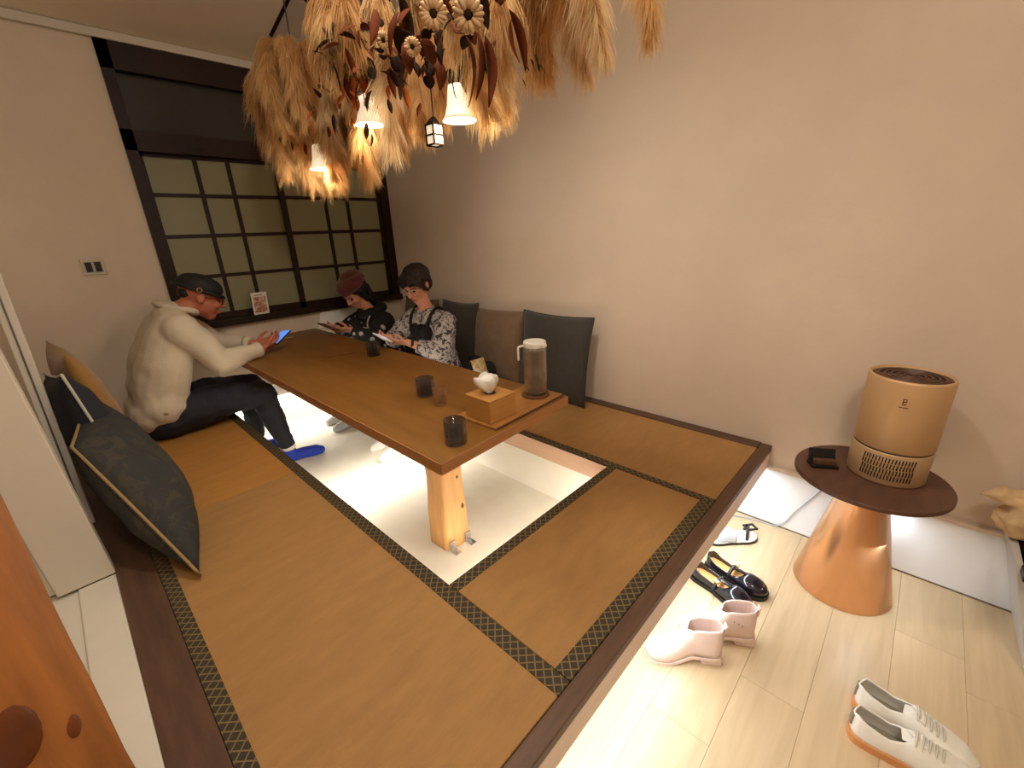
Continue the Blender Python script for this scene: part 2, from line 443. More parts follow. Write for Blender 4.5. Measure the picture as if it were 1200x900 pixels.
# sloping ceiling
def ceil_slab(x0, x1, y0, y1, t=.06):
    return hexa([(x0, y0, ceil_z(y0)), (x1, y0, ceil_z(y0)), (x1, y1, ceil_z(y1)), (x0, y1, ceil_z(y1)),
                 (x0, y0, ceil_z(y0) + t), (x1, y0, ceil_z(y0) + t), (x1, y1, ceil_z(y1) + t), (x0, y1, ceil_z(y1) + t)])
ce = struct('ceiling', ceil_slab(XL - .1, 1.30, YF - .1, YW + .1), M_ceil)
part('ceiling_panel', ceil_slab(1.306, XW + .1, YF - .1, YW + .1), M_white, ce, label='ceiling panel next to the right wall, its different light put into the colour')  # white colour stands in for the different light on this panel
part('batten', hexa([(1.295, YF, ceil_z(YF) - .006), (1.313, YF, ceil_z(YF) - .006), (1.313, YW, ceil_z(YW) - .006), (1.295, YW, ceil_z(YW) - .006),
                     (1.295, YF, ceil_z(YF) + .01), (1.313, YF, ceil_z(YF) + .01), (1.313, YW, ceil_z(YW) + .01), (1.295, YW, ceil_z(YW) + .01)]), M_darkwood, ce)
struct('trim_2', box(XL, XW, YW - .03, YW, 2.036, 2.078, .004), M_white, 'white cornice strip at the top of the back wall')
# entry floor: laminate planks
fl = struct('floor', join(box(XL, XW, YF, .62, FL - .05, FL - .012), box(XL, -.11, .62, YW, FL - .05, FL - .012)), M_cork)
y = -1.95; row = 0
while y < .60:
    wd = .178; x = XL + (-.4 if row % 2 else 0) - .27 * (row % 3)
    while x < XW:
        x1 = min(x + 1.22, XW - .014); x0 = max(x, XL)
        if x1 - x0 > .05:
            part('plank', box(x0 + .0003, x1 - .0003, y + .0003, min(y + wd, .62) - .0003, FL - .012, FL, .0006, 1), M_lam, fl)
        x += 1.22
    y += wd; row += 1

# window
win = struct('window_1', join(box(WX0, WX0 + .055, YW - .02, YW + .08, WZ0, WZ1), box(WX1 - .07, WX1, YW - .02, YW + .08, WZ0, WZ1),
                              box(WX0, WX1, YW - .02, YW + .08, WZ1 - .13, WZ1), box(WX0, WX1, YW - .02, YW + .08, 1.515, 1.62)), M_darkwood)
part('sill', box(WX0 - .005, WX1, YW - .055, YW + .08, WZ0, WZ0 + .045, .004), M_darkwood, win)
part('transom_pane', box(WX0 + .05, WX1 - .06, YW + .03, YW + .036, 1.60, 1.92), M_darkglass, win, label='dark glass of the upper transom')
zr = [.545, .80, 1.052, 1.29, 1.515]
def sash(xa, xb, yoff, xs):
    y0 = YW + yoff; y1 = y0 + .025
    fr = join(box(xa, xa + .035, y0, y1, .52, 1.515), box(xb - .035, xb, y0, y1, .52, 1.515), box(xa, xb, y0, y1, .52, .56), box(xa, xb, y0, y1, 1.495, 1.515))
    s = part('shoji_sash', fr, M_darkwood, win)
    for z in zr[1:-1]: part('muntin', box(xa + .03, xb - .03, y0 + .002, y1 - .002, z - .011, z + .011), M_darkwood, s)
    for x in xs: part('muntin', box(x - .012, x + .012, y0 + .001, y1 - .001, .55, 1.5), M_darkwood, s)
    ex = [xa + .03] + xs + [xb - .03]
    for i in range(len(ex) - 1):
        for j in range(4):
            part('pane', box(ex[i] + .002, ex[i + 1] - .002, y0 + .010, y0 + .014, zr[j], zr[j + 1]), M_frost, s)
sash(.545, 1.335, .030, [.832, 1.012])
sash(1.285, 2.075, .000, [1.605, 1.780])
part('backing', box(WX0, WX1, YW + .075, YW + .08, WZ0, WZ1), M_darkwood, win)

# ---------------------------------------------------------------- the platform
PX0, PX1, PY0, PY1 = -.10, 2.14, .375, YW
HX0, HX1, HY0 = .59, 1.50, .87
plat = thing('raised_platform', 'raised tatami platform with a lit foot pit, walnut edge and pale fascia', 'platform', (0, 0, FL))
def pp(name, bm, m_, par=plat, label=None): return part(name, bm, m_, par, True, label)
pp('front_edge_board', box(PX0, PX1 - .001, PY0, PY0 + .045, -.03, 0, .003), M_nosing, label='dark walnut edge board along the front')
pp('fascia', box(PX0, PX1 - .013, PY0 + .002, PY0 + .02, -.112, -.03, .001), M_fascia, label='pale veneer fascia')
pp('riser', box(PX0, PX1 - .013, .60, .62, FL, -.12), M_wpanel)
pp('soffit', box(PX0, PX1 - .013, PY0 + .02, .60, -.112, -.105), M_white)
pp('led_strip', box(.0, 2.1, .412, .420, -.1165, -.112), M_lid)
pp('edge_board', box(PX0, -.004, PY0 + .045, YW - .004, -.03, 0, .003), M_side, label='walnut board along the left edge')
pp('edge_board', box(2.075, PX1 - .001, PY0 + .045, YW - .004, -.03, 0.004, .003), M_side, label='walnut board along the right wall')
pp('deck', join(box(-.004, HX0 - .017, PY0 + .045, YW - .004, -.09, -.03), box(HX1 + .017, 2.075, PY0 + .045, YW - .004, -.09, -.03), box(HX0, HX1, PY0 + .045, HY0 - .017, -.09, -.03)), M_darkwood)
pp('side_deck', box(-.348, PX0, 1.80, YW - .004, -.06, -.002), M_side)
# pit
LIP = -.10
pp('pit_lip', box(HX1, HX1 + .016, HY0 - .016, YW - .004, LIP, -.004), M_pitlip)
pp('pit_lip', box(HX0 - .016, HX0, HY0 - .016, YW - .004, LIP, -.004), M_pitlip)
pp('pit_lip', box(HX0, HX1, HY0 - .016, HY0, LIP, -.004), M_pitlip)
pp('pit_wall', box(1.575, 1.595, .79, YW - .004, -.375, -.09), M_pit)
pp('pit_wall', box(.495, .515, .79, YW - .004, -.375, -.09), M_pit)
pp('pit_wall', box(.515, 1.575, .77, .79, -.375, -.09), M_pit)
pp('pit_wall', box(.515, 1.575, YW - .02, YW - .004, -.375, -.004), M_pit)
pp('pit_floor', box(.495, 1.595, .77, YW - .004, -.405, -.375), M_pitfloor)
# tatami mats: things that rest on the deck
def tatami(label, x0, x1, y0, y1, borders, mt=M_tat):
    t = thing('tatami_mat', label, 'mat', ((x0 + x1) / 2, (y0 + y1) / 2, -.03), 0, 'tatami mats on the platform')
    part('rush_surface', box(x0 + .001, x1 - .001, y0 + .001, y1 - .001, -.03, 0, .003), mt, t, True)
    for bx in borders: part('cloth_border', box(*bx, -.012, .0016, .0007, 1), M_heri, t, True)
    return t
tatami('long tatami mat left of the pit, nearest the camera, woven dark border', -.003, .588, .421, 1.938,
       [(-.003, .033, .421, 1.938), (.543, .588, .421, 1.938)])
tatami('warmer tatami mat left of the pit that the man in cream sits on', -.003, .588, 1.940, 3.40,
       [(-.003, .033, 1.94, 3.40), (.543, .588, 1.94, 3.40)], M_tat2)
tatami('short tatami mat across the front end of the pit', .590, 1.498, .421, .868,
       [(.590, 1.498, .421, .466), (.590, 1.498, .828, .868)])
tatami('tatami mat right of the pit beside the walnut board, in front of the charcoal cushion', 1.500, 2.074, .421, 2.20,
       [(1.500, 1.532, .421, 2.20)])
tatami('tatami mat right of the pit that the two women sit on', 1.500, 2.074, 2.202, 3.40, [(1.500, 1.532, 2.202, 3.40)])

# ---------------------------------------------------------------- left foreground: column, sill, leaning stile, timber post
cl = struct('trim_3', join(hexa([(-.235, 1.74, -.001), (-.098, 1.74, -.001), (-.098, 1.80, -.001), (-.235, 1.80, -.001), (-.345, 1.74, 2.47), (-.208, 1.74, 2.47), (-.208, 1.80, 2.47), (-.345, 1.80, 2.47)], .004), hexa([(-.285, 1.765, -.001), (-.236, 1.765, -.001), (-.236, 1.80, -.001), (-.285, 1.80, -.001), (-.395, 1.765, 2.47), (-.346, 1.765, 2.47), (-.346, 1.80, 2.47), (-.395, 1.80, 2.47)], .003)), M_white, 'white column at the left edge of the platform')
sl = struct('trim_4', join(box(-.19, -.100, .93, 1.74, -.2, -.001, .004), box(-.42, -.19, .93, 1.80, -.2, -.012, .004)), M_white, 'low white sill running from the column towards the camera')
st = thing('door_stile', 'narrow pale frame stile leaning behind the white column', 'frame', (-.13, 2.2, 0))
part('stile', hexa([(-.158, 2.17, -.002), (-.118, 2.17, -.002), (-.118, 2.21, -.002), (-.158, 2.21, -.002),
                    (-.105, 2.17, 1.9), (-.065, 2.17, 1.9), (-.065, 2.21, 1.9), (-.105, 2.21, 1.9)], .003), M_white, st, True)
part('groove', hexa([(-.142, 2.1675, 0), (-.137, 2.1675, 0), (-.137, 2.1705, 0), (-.142, 2.1705, 0),
                     (-.087, 2.1675, 1.89), (-.082, 2.1675, 1.89), (-.082, 2.1705, 1.89), (-.087, 2.1705, 1.89)]), M_alu, st, True)
po = thing('timber_post', 'glossy orange timber post with knots at the near left corner', 'post', (-.232, .74, FL))
bm = bmesh.new(); rings = []
for i in range(40):
    z = FL + i * .075; ring = []
    for j in range(32):
        a = 2 * PI * j / 32
        r = .117 + .028 * max(0, .7 - z) + .010 * noise.noise(V((math.cos(a) * 1.2, math.sin(a) * 1.2, z * 2.2))) + .015 * max(0, noise.noise(V((math.cos(a) * 1.5 + 7, math.sin(a) * 1.5, z * 3))) - .15)
        ring.append(bm.verts.new((-.232 + r * math.cos(a), .74 + r * math.sin(a), z)))
    rings.append(ring)
for A, B in zip(rings, rings[1:]):
    for j in range(32): bm.faces.new((A[j], A[(j + 1) % 32], B[(j + 1) % 32], B[j]))
bm.faces.new(rings[0]); bm.faces.new(rings[-1])
part('trunk', mesh_from_bm(bm, 'trunk', True), M_orange, po, True)
for a, z, s in ((-1.02, .49, .040), (-.62, .605, .012), (-.55, .43, .014), (-1.25, .36, .05), (-.9, .05, .03)):
    bm = bmesh.new(); ball(bm, (-.232 + (.114 + .028 * max(0, .7 - z)) * math.cos(a), .74 + (.114 + .028 * max(0, .7 - z)) * math.sin(a), z), (s * .35, s * .8, s * 1.2), Matrix.Rotation(a, 3, 'Z'))
    part('knot', mesh_from_bm(bm, 'knot', True), M_burl, po, True, label='dark reddish knot')

# light switch
sw = thing('light_switch', 'silver double light switch on the back wall left of the window', 'light switch', (.21, YW, .84))
part('plate', box(.158, .256, YW - .008, YW, .862, .950, .002), M_chrome, sw, True)
part('inner_frame', box(.168, .246, YW - .0095, YW - .004, .874, .938, .001), M_wpipe, sw, True)
for x in (.174, .213): part('rocker', box(x, x + .027, YW - .014, YW - .005, .880, .932, .002), M_black, sw, True)

# card on the window sill
cd = thing('photo_card', 'small pale framed print propped on the window sill', 'card', (.985, YW - .05, .52))
cd.rotation_euler = (math.radians(8), 0, 0)
part('card', box(-.05, .05, -.001, .003, .002, .155, .001), M_lid, cd)
part('print', box(-.039, .039, -.0022, -.0008, .016, .125), M_print, cd)
part('caption_line', box(-.030, .022, -.0022, -.0008, .134, .140), M_bootin, cd)

# ---------------------------------------------------------------- low table
tb = thing('low_table', 'long low wooden table spanning the foot pit', 'table', (1.0, 2.2, -.375))
part('tabletop', hexa([(.668, .955, .307), (1.352, .988, .307), (1.345, 3.405, .307), (.664, 3.405, .307),
                       (.668, .955, .35), (1.352, .988, .35), (1.345, 3.405, .35), (.664, 3.405, .35)], .0025), M_table, tb, True)
part('edge_band', hexa([(.6665, .9535, .309), (1.3535, .9865, .309), (1.3535, .9905, .309), (.6665, .9575, .309),
                        (.6665, .9535, .348), (1.3535, .9865, .348), (1.3535, .9905, .348), (.6665, .9575, .348)]), M_tside, tb, True, 'paler end edge')
part('edge_band', hexa([(.6645, .957, .309), (.668, .957, .309), (.6655, 3.404, .309), (.662, 3.404, .309),
                        (.6645, .957, .348), (.668, .957, .348), (.6655, 3.404, .348), (.662, 3.404, .348)]), M_tside, tb, True, 'paler long edge')
def leg(cx, cy):
    bm = bmesh.new(); n = 8; prev = None
    for k in range(n + 1):
        z = -.375 + (.307 + .375) * k / n
        s = .068 + .006 * math.sin(k * 1.1) + (.008 if k == 0 else 0) + .012 * (k / n) ** 2
        ring = []
        for j in range(20):
            a = 2 * PI * j / 20; c, d = math.cos(a), math.sin(a); q = .45
            x = math.copysign(abs(c) ** q, c) * s; y_ = math.copysign(abs(d) ** q, d) * s
            o = 1 + .05 * noise.noise(V((c * 2, d * 2, z * 3 + cx + cy)))
            ring.append(bm.verts.new((cx + x * o, cy + y_ * o, z)))
        if prev:
            for j in range(20): bm.faces.new((prev[j], prev[(j + 1) % 20], ring[(j + 1) % 20], ring[j]))
        else: bm.faces.new(ring[::-1])
        prev = ring
    bm.faces.new(prev)
    lg = part('leg', mesh_from_bm(bm, 'leg', True), M_leg, tb, True)
    for (dx, dz, s) in ((.035, -.18, .009), (-.02, .10, .006), (.02, -.02, .005)):
        b2 = bmesh.new(); ball(b2, (cx + dx, cy - .0705, dz), (s, .003, s * 1.7), seg=12)
        part('knot', mesh_from_bm(b2, 'knot', True), M_knot, lg, True)
    for sx in (-1, 1):
        b3 = join(box(cx + sx * .045 - .016, cx + sx * .045 + .016, cy - .082, cy - .077, -.374, -.325, .001), box(cx + sx * .045 - .016, cx + sx * .045 + .016, cy - .12, cy - .077, -.3745, -.370, .001),
                  lathe([(.004, -.370), (.004, -.366)], 10, cx + sx * .045, cy - .105))
        part('bracket', b3, M_steel, lg, True, 'steel corner bracket at the foot')
leg(1.0, 1.42)
part('wall_cleat', box(.72, 1.30, 3.385, 3.415, .27, .307, .002), M_table, tb, True)

# ---------------------------------------------------------------- on the table
TZ = .35
ty = thing('serving_tray', 'flat wooden tray at the near right end of the table', 'tray', (1.13, 1.09, TZ), math.radians(2.5))
part('board', box(-.205, .205, -.095, .105, 0, .010, .002), M_tray, ty)
part('foot_strip', box(-.205, .205, -.0985, -.095, .0, .007), M_topwood, ty)
tbx = thing('tissue_box', 'square bamboo tissue box with a white tissue pulled up', 'tissue box', (1.005, 1.085, TZ + .0105), math.radians(0))
s = .066
part('body', box(-s, s, -s, s, 0, .078, .002), M_box, tbx)
part('lid', box(-s, s, -s, s, .0785, .086, .002), M_box, tbx)
part('slot', lathe([(.022, .0855), (.022, .0866)], 20), M_grille, tbx)
bm = bmesh.new(); rows = []
for i in range(9):
    t = i / 8; ring = []
    for j in range(18):
        a = 2 * PI * j / 18
        rx = .010 + .036 * math.sin(2.05 * t); ry = .005 + .022 * math.sin(2.05 * t)
        wv = 1 + .26 * math.sin(a * 4 + t * 2) * (0.3 + t) + .12 * math.sin(a * 9 - t * 3)
        ring.append(bm.verts.new((rx * wv * math.cos(a) - .012 * t * t, ry * wv * math.sin(a) + .006 * t,   .084 + .078 * t - .020 * t * (1 + math.cos(a * 3)) * .5)))
    rows.append(ring)
for A, B in zip(rows, rows[1:]):
    for j in range(18): bm.faces.new((A[j], A[(j + 1) % 18], B[(j + 1) % 18], B[j]))
bm.faces.new(rows[-1])
part('tissue', mesh_from_bm(bm, 'tissue', True), M_tissue, tbx)

co = thing('coaster', 'round brown coaster under the water pitcher', 'coaster', (1.262, 1.085, TZ + .0105))
part('disc', lathe([(.055, 0), (.057, .002), (.057, .007), (.052, .009)], 36), M_cork, co)
pt = thing('water_pitcher', 'tall ribbed glass water pitcher with white lid, half full', 'pitcher', (1.262, 1.085, TZ + .0195))
def ribbed(prof_out, prof_in, n=72, amp=.0007, ribs=18):
    bm = bmesh.new(); rings = []
    for k, (r, z) in enumerate(prof_out + prof_in[::-1]):
        a_ = amp if k < len(prof_out) else 0
        rings.append([bm.verts.new(((r + a_ * math.cos(ribs * 2 * PI * i / n)) * math.cos(2 * PI * i / n), (r + a_ * math.cos(ribs * 2 * PI * i / n)) * math.sin(2 * PI * i / n), z)) for i in range(n)])
    for A, B in zip(rings, rings[1:]):
        for i in range(n): bm.faces.new((A[i], A[(i + 1) % n], B[(i + 1) % n], B[i]))
    bm.faces.new(rings[0][::-1]); bm.faces.new(rings[-1])
    return mesh_from_bm(bm, 'ribbed', True)
part('glass_body', ribbed([(.043, 0), (.046, .004), (.046, .19), (.044, .196)], [(.0425, .006), (.0425, .196)]), M_glass, pt)
part('water', mesh_from_bm(lathe([(.0415, .008), (.0420, .010), (.0420, .092), (.0415, .0925)], 48), 'water', False), M_water, pt)
part('lid', mesh_from_bm(lathe([(.0418, .185), (.0418, .197), (.045, .198), (.046, .214), (.043, .219)], 40), 'lid', False), M_lid, pt)
part('spout', box(-.012, .012, -.054, -.040, .199, .212, .003), M_lid, pt)
hp = [V((-.046, .018, .205)), V((-.066, .026, .203)), V((-.068, .027, .185)), V((-.067, .027, .150))]
part('handle', mesh_from_bm(tube(spline(hp), .0042, 10), 'handle', True), M_lid, pt)

def tumbler(label, loc, mt, r=.034, h=.083, taper=.9, group=None, drink=None, cat='glass'):
    t = thing('drinking_glass', label, cat, (*loc, TZ + .0005), 0, group)
    part('glass', ribbed([(r * taper, 0), (r * taper + .002, .004), (r, h)], [(r * taper - .003, .010), (r - .0026, h - .001)], 48, .0008, 9), mt, t)
    if drink: part('water', mesh_from_bm(lathe([(r * taper - .0035, .0105), (r * (taper + (1 - taper) * drink) - .0035, h * drink)], 36), 'w'), M_water, t)
    return t
tumbler('smoked grey ribbed tumbler nearest the table corner', (.785, 1.025), M_smoke, .036, .084, .93, 'glasses on the table', .3)
tumbler('smoked grey tumbler behind the small amber glass', (.992, 1.475), M_smoke, .038, .078, .93, 'glasses on the table', .3)
tumbler('small amber glass between the smoked tumbler and the tissue box', (.962, 1.335), M_amber, .029, .074, .8, 'glasses on the table', .45)
tumbler('smoked grey glass in front of the woman with the black apron', (1.197, 2.265), M_smoke, .036, .082, .95, 'glasses on the table', .6)

sp = thing('tea_spoon', 'thin brown spoon lying on the table beyond the far glass', 'spoon', (1.10, 2.42, TZ))
bm = bmesh.new(); ball(bm, (.05, 0, .005), (.022, .015, .004)); chain(bm, [((.03, 0, .005), .0035), ((-.09, .03, .005), .003)])
part('spoon', fuse(bm, .002, 2), M_cork, sp)
wc = thing('white_sheet', 'thin white sheet leaning on the wall under the window', 'paper', (1.50, 3.37, TZ + .001))
wc.rotation_euler = (math.radians(-12), 0, 0)
part('sheet', hexa([(-.14, 0, 0), (.20, 0, 0), (.20, .0025, 0), (-.14, .0025, 0), (-.10, 0, .115), (.20, 0, .115), (.20, .0025, .115), (-.10, .0025, .115)]), M_lid, wc)  # thin white slab with a slanted left side
for (x, y_, rz, lab) in ((.96, 3.30, .2, 'small paper packet at the far left end of the table by the wall'), (1.05, 3.24, -.3, 'folded paper slip beside the paper packet at the far end')):
    p_ = thing('paper_slip', lab, 'paper', (x, y_, TZ), rz)
    part('sheet', box(-.055, .055, -.03, .03, .0005, .007, .002), M_pipe, p_)

# ---------------------------------------------------------------- cushions
def pillow(size_u, size_v, thick, n=22, pinch=.06, seed=0, sag=0):
    bm = bmesh.new(); g = {}
    for side in (1, -1):
        for i in range(n + 1):
            for j in range(n + 1):
                u = 2 * i / n - 1; v = 2 * j / n - 1
                edge = i in (0, n) or j in (0, n)
                if edge and side == -1: g[(i, j, -1)] = g[(i, j, 1)]; continue
                pu = u * (1 - pinch * (1 - v * v)); pv = v * (1 - pinch * (1 - u * u))
                h = (max(0, 1 - abs(u) ** 2.6) * max(0, 1 - abs(v) ** 2.6)) ** .55
                wr = .010 * noise.noise(V((u * 2.3 + seed, v * 2.3, side))) + .005 * noise.noise(V((u * 6 + seed, v * 6, side * 2)))
                z = side * (thick / 2 * h + wr * h)
                g[(i, j, side)] = bm.verts.new((pu * size_u / 2, pv * size_v / 2 - sag * h * .0, z))
    for side in (1, -1):
        for i in range(n):
            for j in range(n):
                q = [g[(i, j, side)], g[(i + 1, j, side)], g[(i + 1, j + 1, side)], g[(i, j + 1, side)]]
                bm.faces.new(q if side == 1 else q[::-1])
    edge = []
    for k in range(n): edge.append((k, 0))
    for k in range(n): edge.append((n, k))
    for k in range(n): edge.append((n - k, n))
    for k in range(n): edge.append((0, n - k))
    loop = [V(g[(i, j, 1)].co) for i, j in edge]
    return mesh_from_bm(bm, 'cushion', True), loop
def cushion(label, c, u, v, su, sv, th, mt, pipe=None, group=None, seed=0, pinch=.06, pr=.004):
    """c: middle, u: width direction, v: upward direction, front = u x v"""
    u = V(u).normalized(); v = V(v); v = (v - u * v.dot(u)).normalized(); nn = u.cross(v)
    t = thing('cushion', label, 'cushion', c, 0, group)
    t.rotation_euler = Matrix((u, v, nn)).transposed().to_euler()
    me, loop = pillow(su, sv, th, seed=seed, pinch=pinch)
    part('cover', me, mt, t)
    if pipe: part('piping', mesh_from_bm(tube(loop, pr, 6, True), 'piping', True), pipe, t)
    return t
G1 = 'cushions along the right wall'
ln = .16
cushion('large charcoal square cushion against the right wall behind the pitcher', (2.015, 1.585, .262), (0, -1, 0.0), (ln, 0, 1), .53, .53, .13, M_char, M_olive, G1, 1)
cushion('brown cushion against the right wall left of the charcoal cushion', (2.035, 2.085, .255), (0, -1, .03), (ln, 0, 1), .46, .50, .15, M_brownc, None, G1, 4, .03)
cushion('dark olive cushion directly behind the woman in the floral top', (2.03, 2.50, .27), (0, -1, 0), (ln, 0, 1), .42, .53, .13, M_olive, None, G1, 9)
cushion('grey cushion against the wall between the two women', (2.03, 2.98, .265), (0, -1, 0), (ln, 0, 1), .46, .52, .14, M_greyc, None, G1, 13)
G2 = 'cushions along the left edge'
def floppy_cushion(label, BN, TN, U, th, mt, pipe, group, seed):
    """a slumped cushion: its sides are no longer at right angles"""
    BN = V(BN); TN = V(TN); U = V(U); Vv = TN - BN; nn = Vv.cross(U).normalized() * -1
    c = BN + (U + Vv) / 2
    t = thing('cushion', label, 'cushion', c, 0, group)
    mx = Matrix((U, Vv, nn)).transposed().to_4x4()
    me, loop = pillow(1, 1, th, seed=seed, pinch=.03)
    me.transform(mx); part('cover', me, mt, t)
    part('piping', mesh_from_bm(tube([mx @ p for p in loop], .005, 6, True), 'piping', True), pipe, t)
floppy_cushion('large dark leaf-print cushion leaning by the white column, tan piping', (.085, 1.48, .02), (-.085, 1.875, .41), (.07, .46, .05), .19, M_leafprint, M_pipe, G2, 21)
cushion('navy cushion with pale piping behind the leaf-print cushion', (-.03, 2.24, .30), (0.12, -1, .15), (-.16, .12, 1), .46, .56, .15, M_navy, M_wpipe, G2, 25, .05, .005)
cushion('mustard cushion at the back, behind the navy cushion', (.0, 2.62, .325), (.10, -1, .0), (-.16, .0, 1), .50, .60, .14, M_must, None, G2, 29)

# ---------------------------------------------------------------- people
def head(bm, c, f, u, k=1.0):
    """skull, jaw, nose, lips, ears; c: middle of the head, f: facing, u: up"""
    R = frame3(f, u); c = V(c); T = lambda x, y_, z: c + R @ V((x, y_, z)) * k
    ball(bm, T(0, -.012, .035), tuple(a * k for a in (.076, .094, .083)), R, 20)
    ball(bm, T(0, .028, -.02), tuple(a * k for a in (.062, .062, .078)), R, 18)
    ball(bm, T(0, .050, -.082), tuple(a * k for a in (.034, .032, .026)), R)
    ball(bm, T(0, .086, .028), tuple(a * k for a in (.050, .012, .010)), R)
    chain(bm, [(T(0, .090, .022), .008 * k), (T(0, .110, -.018), .012 * k)])
    for s in (-1, 1):
        ball(bm, T(s * .011, .101, -.022), .008 * k)
        ball(bm, T(s * .034, .072, -.018), tuple(a * k for a in (.020, .020, .020)), R)
        ball(bm, T(s * .076, -.008, .0), tuple(a * k for a in (.010, .020, .030)), R)
    ball(bm, T(0, .088, -.050), tuple(a * k for a in (.020, .010, .007)), R)
    ball(bm, T(0, .085, -.061), tuple(a * k for a in (.018, .010, .007)), R)
    return T, R
def face(pr, T, R, k=1.0):
    for s in (-1, 1):
        bm = bmesh.new(); ball(bm, T(s * .031, .079, .006), tuple(a * k for a in (.013, .010, .0055)), R)
        part('eye', mesh_from_bm(bm, 'eye', True), M_eye, pr, True)
        bm = tube([T(s * .014, .093, .026), T(s * .030, .095, .031), T(s * .050, .080, .026)], .0035 * k, 6)
        part('eyebrow', mesh_from_bm(bm, 'eyebrow', True), M_hairb, pr, True)
    bm = bmesh.new(); ball(bm, T(0, .0945, -.055), tuple(a * k for a in (.019, .006, .007)), R)
    part('lips', mesh_from_bm(bm, 'lips', True), M_lips, pr, True)
def spectacles(pr, T, R, k, mt):
    g = None
    rims = []
    for s in (-1, 1):
        loop = [T(s * .033 + .023 * math.cos(a), .103 - .012 * abs(math.cos(a) + s) * .5, .006 + .018 * math.sin(a)) for a in [2 * PI * i / 16 for i in range(16)]]
        rims.append(tube(loop, .0022 * k, 6, True))
        rims.append(tube([T(s * .056, .096, .008), T(s * .076, .06, .010), T(s * .079, -.01, .012)], .002 * k, 6))
    rims.append(tube([T(-.010, .106, .010), T(.010, .106, .010)], .0022 * k, 6))
    g = part('spectacles', join(*rims), mt, pr, True)
def hand(bm, wrist, mid, palm_dir, k=1.0, curl=.6, spread=1.0, thumb=1):
    """wrist point, point the knuckles head for, the way the palm faces"""
    wv = V(wrist); f = (V(mid) - wv).normalized(); p = V(palm_dir); p = (p - f * p.dot(f)).normalized(); s = f.cross(p)
    for q in (-.026, -.009, .009, .026):
        chain(bm, [(wv + f * .01 * k + s * q * .7 * k, .013 * k), (wv + f * .085 * k + s * q * k, .0115 * k)], n=10)
    L = (.062, .074, .080, .072)
    for i, q in enumerate((-.033, -.011, .011, .033)):
        a = wv + f * .090 * k + s * q * k; d1 = (f * math.cos(curl * .6) + p * math.sin(curl * .6) + s * q * 2.5 * spread).normalized()
        d2 = (f * math.cos(curl * 1.4) + p * math.sin(curl * 1.4)).normalized(); d3 = (f * math.cos(curl * 2.0) + p * math.sin(curl * 2.0)).normalized()
        l = L[i] * k; b = a + d1 * l * .45; c = b + d2 * l * .32; e = c + d3 * l * .23
        chain(bm, [(a, .0092 * k), (b, .0085 * k), (c, .0078 * k), (e, .0066 * k)], n=8)
    t = thumb
    a = wv + f * .03 * k - s * t * -.022 * k * 1; b = a + (f * .6 + s * t * .8 + p * .4).normalized() * .036 * k
    c = b + (f * .9 + s * t * .25 + p * .5).normalized() * .030 * k; e = c + (f * .95 + p * .4).normalized() * .022 * k
    chain(bm, [(a, .013 * k), (b, .0105 * k), (c, .009 * k), (e, .0075 * k)], n=8)
def foot_bm(bm, heel, toe, r=1.0, grow=0.0):
    h = V(heel); t = V(toe); d = (t - h); 
    chain(bm, [(h + V((0, 0, .032)), .032 + grow), (h + d * .45 + V((0, 0, .034)), .034 + grow), (h + d * .78 + V((0, 0, .026)), .034 * r + grow), (t - d * .08 + V((0, 0, .020)), .024 + grow)])
    s = d.normalized().cross(V((0, 0, 1)))
    chain(bm, [(h + d * .7 + s * .018 + V((0, 0, .022)), .020 + grow), (t - d * .12 + s * .018 + V((0, 0, .018)), .017 + grow)])
    chain(bm, [(h + d * .66 - s * .018 + V((0, 0, .022)), .020 + grow), (t - d * .2 - s * .016 + V((0, 0, .018)), .016 + grow)])

# --- man in the cream overshirt, sitting on the left edge with his feet in the pit, reading his phone
PF = -.375
man = thing('person', 'man in cream shirt and black cap sitting at the left, looking at a phone', 'person', (.30, 2.97, 0))
m_hip = V((.27, 2.98, .115))
kneeN, kneeF = V((.725, 2.85, .125)), V((.74, 3.10, .115))
ankN, ankF = V((.80, 2.82, PF + .085)), V((.70, 3.13, PF + .085))
toeN, toeF = V((1.00, 2.79, PF)), V((.90, 3.12, PF))
heelN, heelF = V((.775, 2.83, PF)), V((.675, 3.13, PF))
shN, shF = V((.435, 2.80, .60)), V((.46, 3.16, .60))
elN, elF = V((.535, 2.755, .385)), V((.62, 3.16, .415))
wrN, wrF = V((.775, 2.81, .400)), V((.775, 2.97, .408))
neck = V((.46, 2.98, .655)); mh = V((.575, 2.97, .715))
m_f, m_u = V((.93, -.10, -.36)), V((.36, 0, .93))
def man_body(bm, g=0.0):
    for s in (-.075, 0, .075):
        o = V((0, s, 0))
        chain(bm, [(m_hip + o, .10 + g), (V((.265, 2.98, .26)) + o * 1.15, .105 + g), (V((.32, 2.98, .42)) + o * 1.45, .105 + g), (V((.395, 2.98, .555)) + o * 1.4, .092 + g)])
    chain(bm, [(V((.40, 2.85, .60)), .060 + g), (V((.42, 2.98, .63)), .068 + g), (V((.42, 3.11, .60)), .060 + g)])
bm = bmesh.new()
man_body(bm, -.012)
chain(bm, [(V((.43, 2.98, .62)), .062), (neck, .056), (mh + V((-.015, 0, -.02)), .055)])
T, R = head(bm, mh, m_f, m_u, 1.04)
for hp_, kn, an, he, to in ((m_hip + V((.03, -.09, -.005)), kneeN, ankN, heelN, toeN), (m_hip + V((.03, .09, -.005)), kneeF, ankF, heelF, toeF)):
    chain(bm, [(hp_, .088), ((hp_ + kn) / 2, .076), (kn, .056), (kn.lerp(an, .35), .054), (an, .034)])
    foot_bm(bm, he, to)
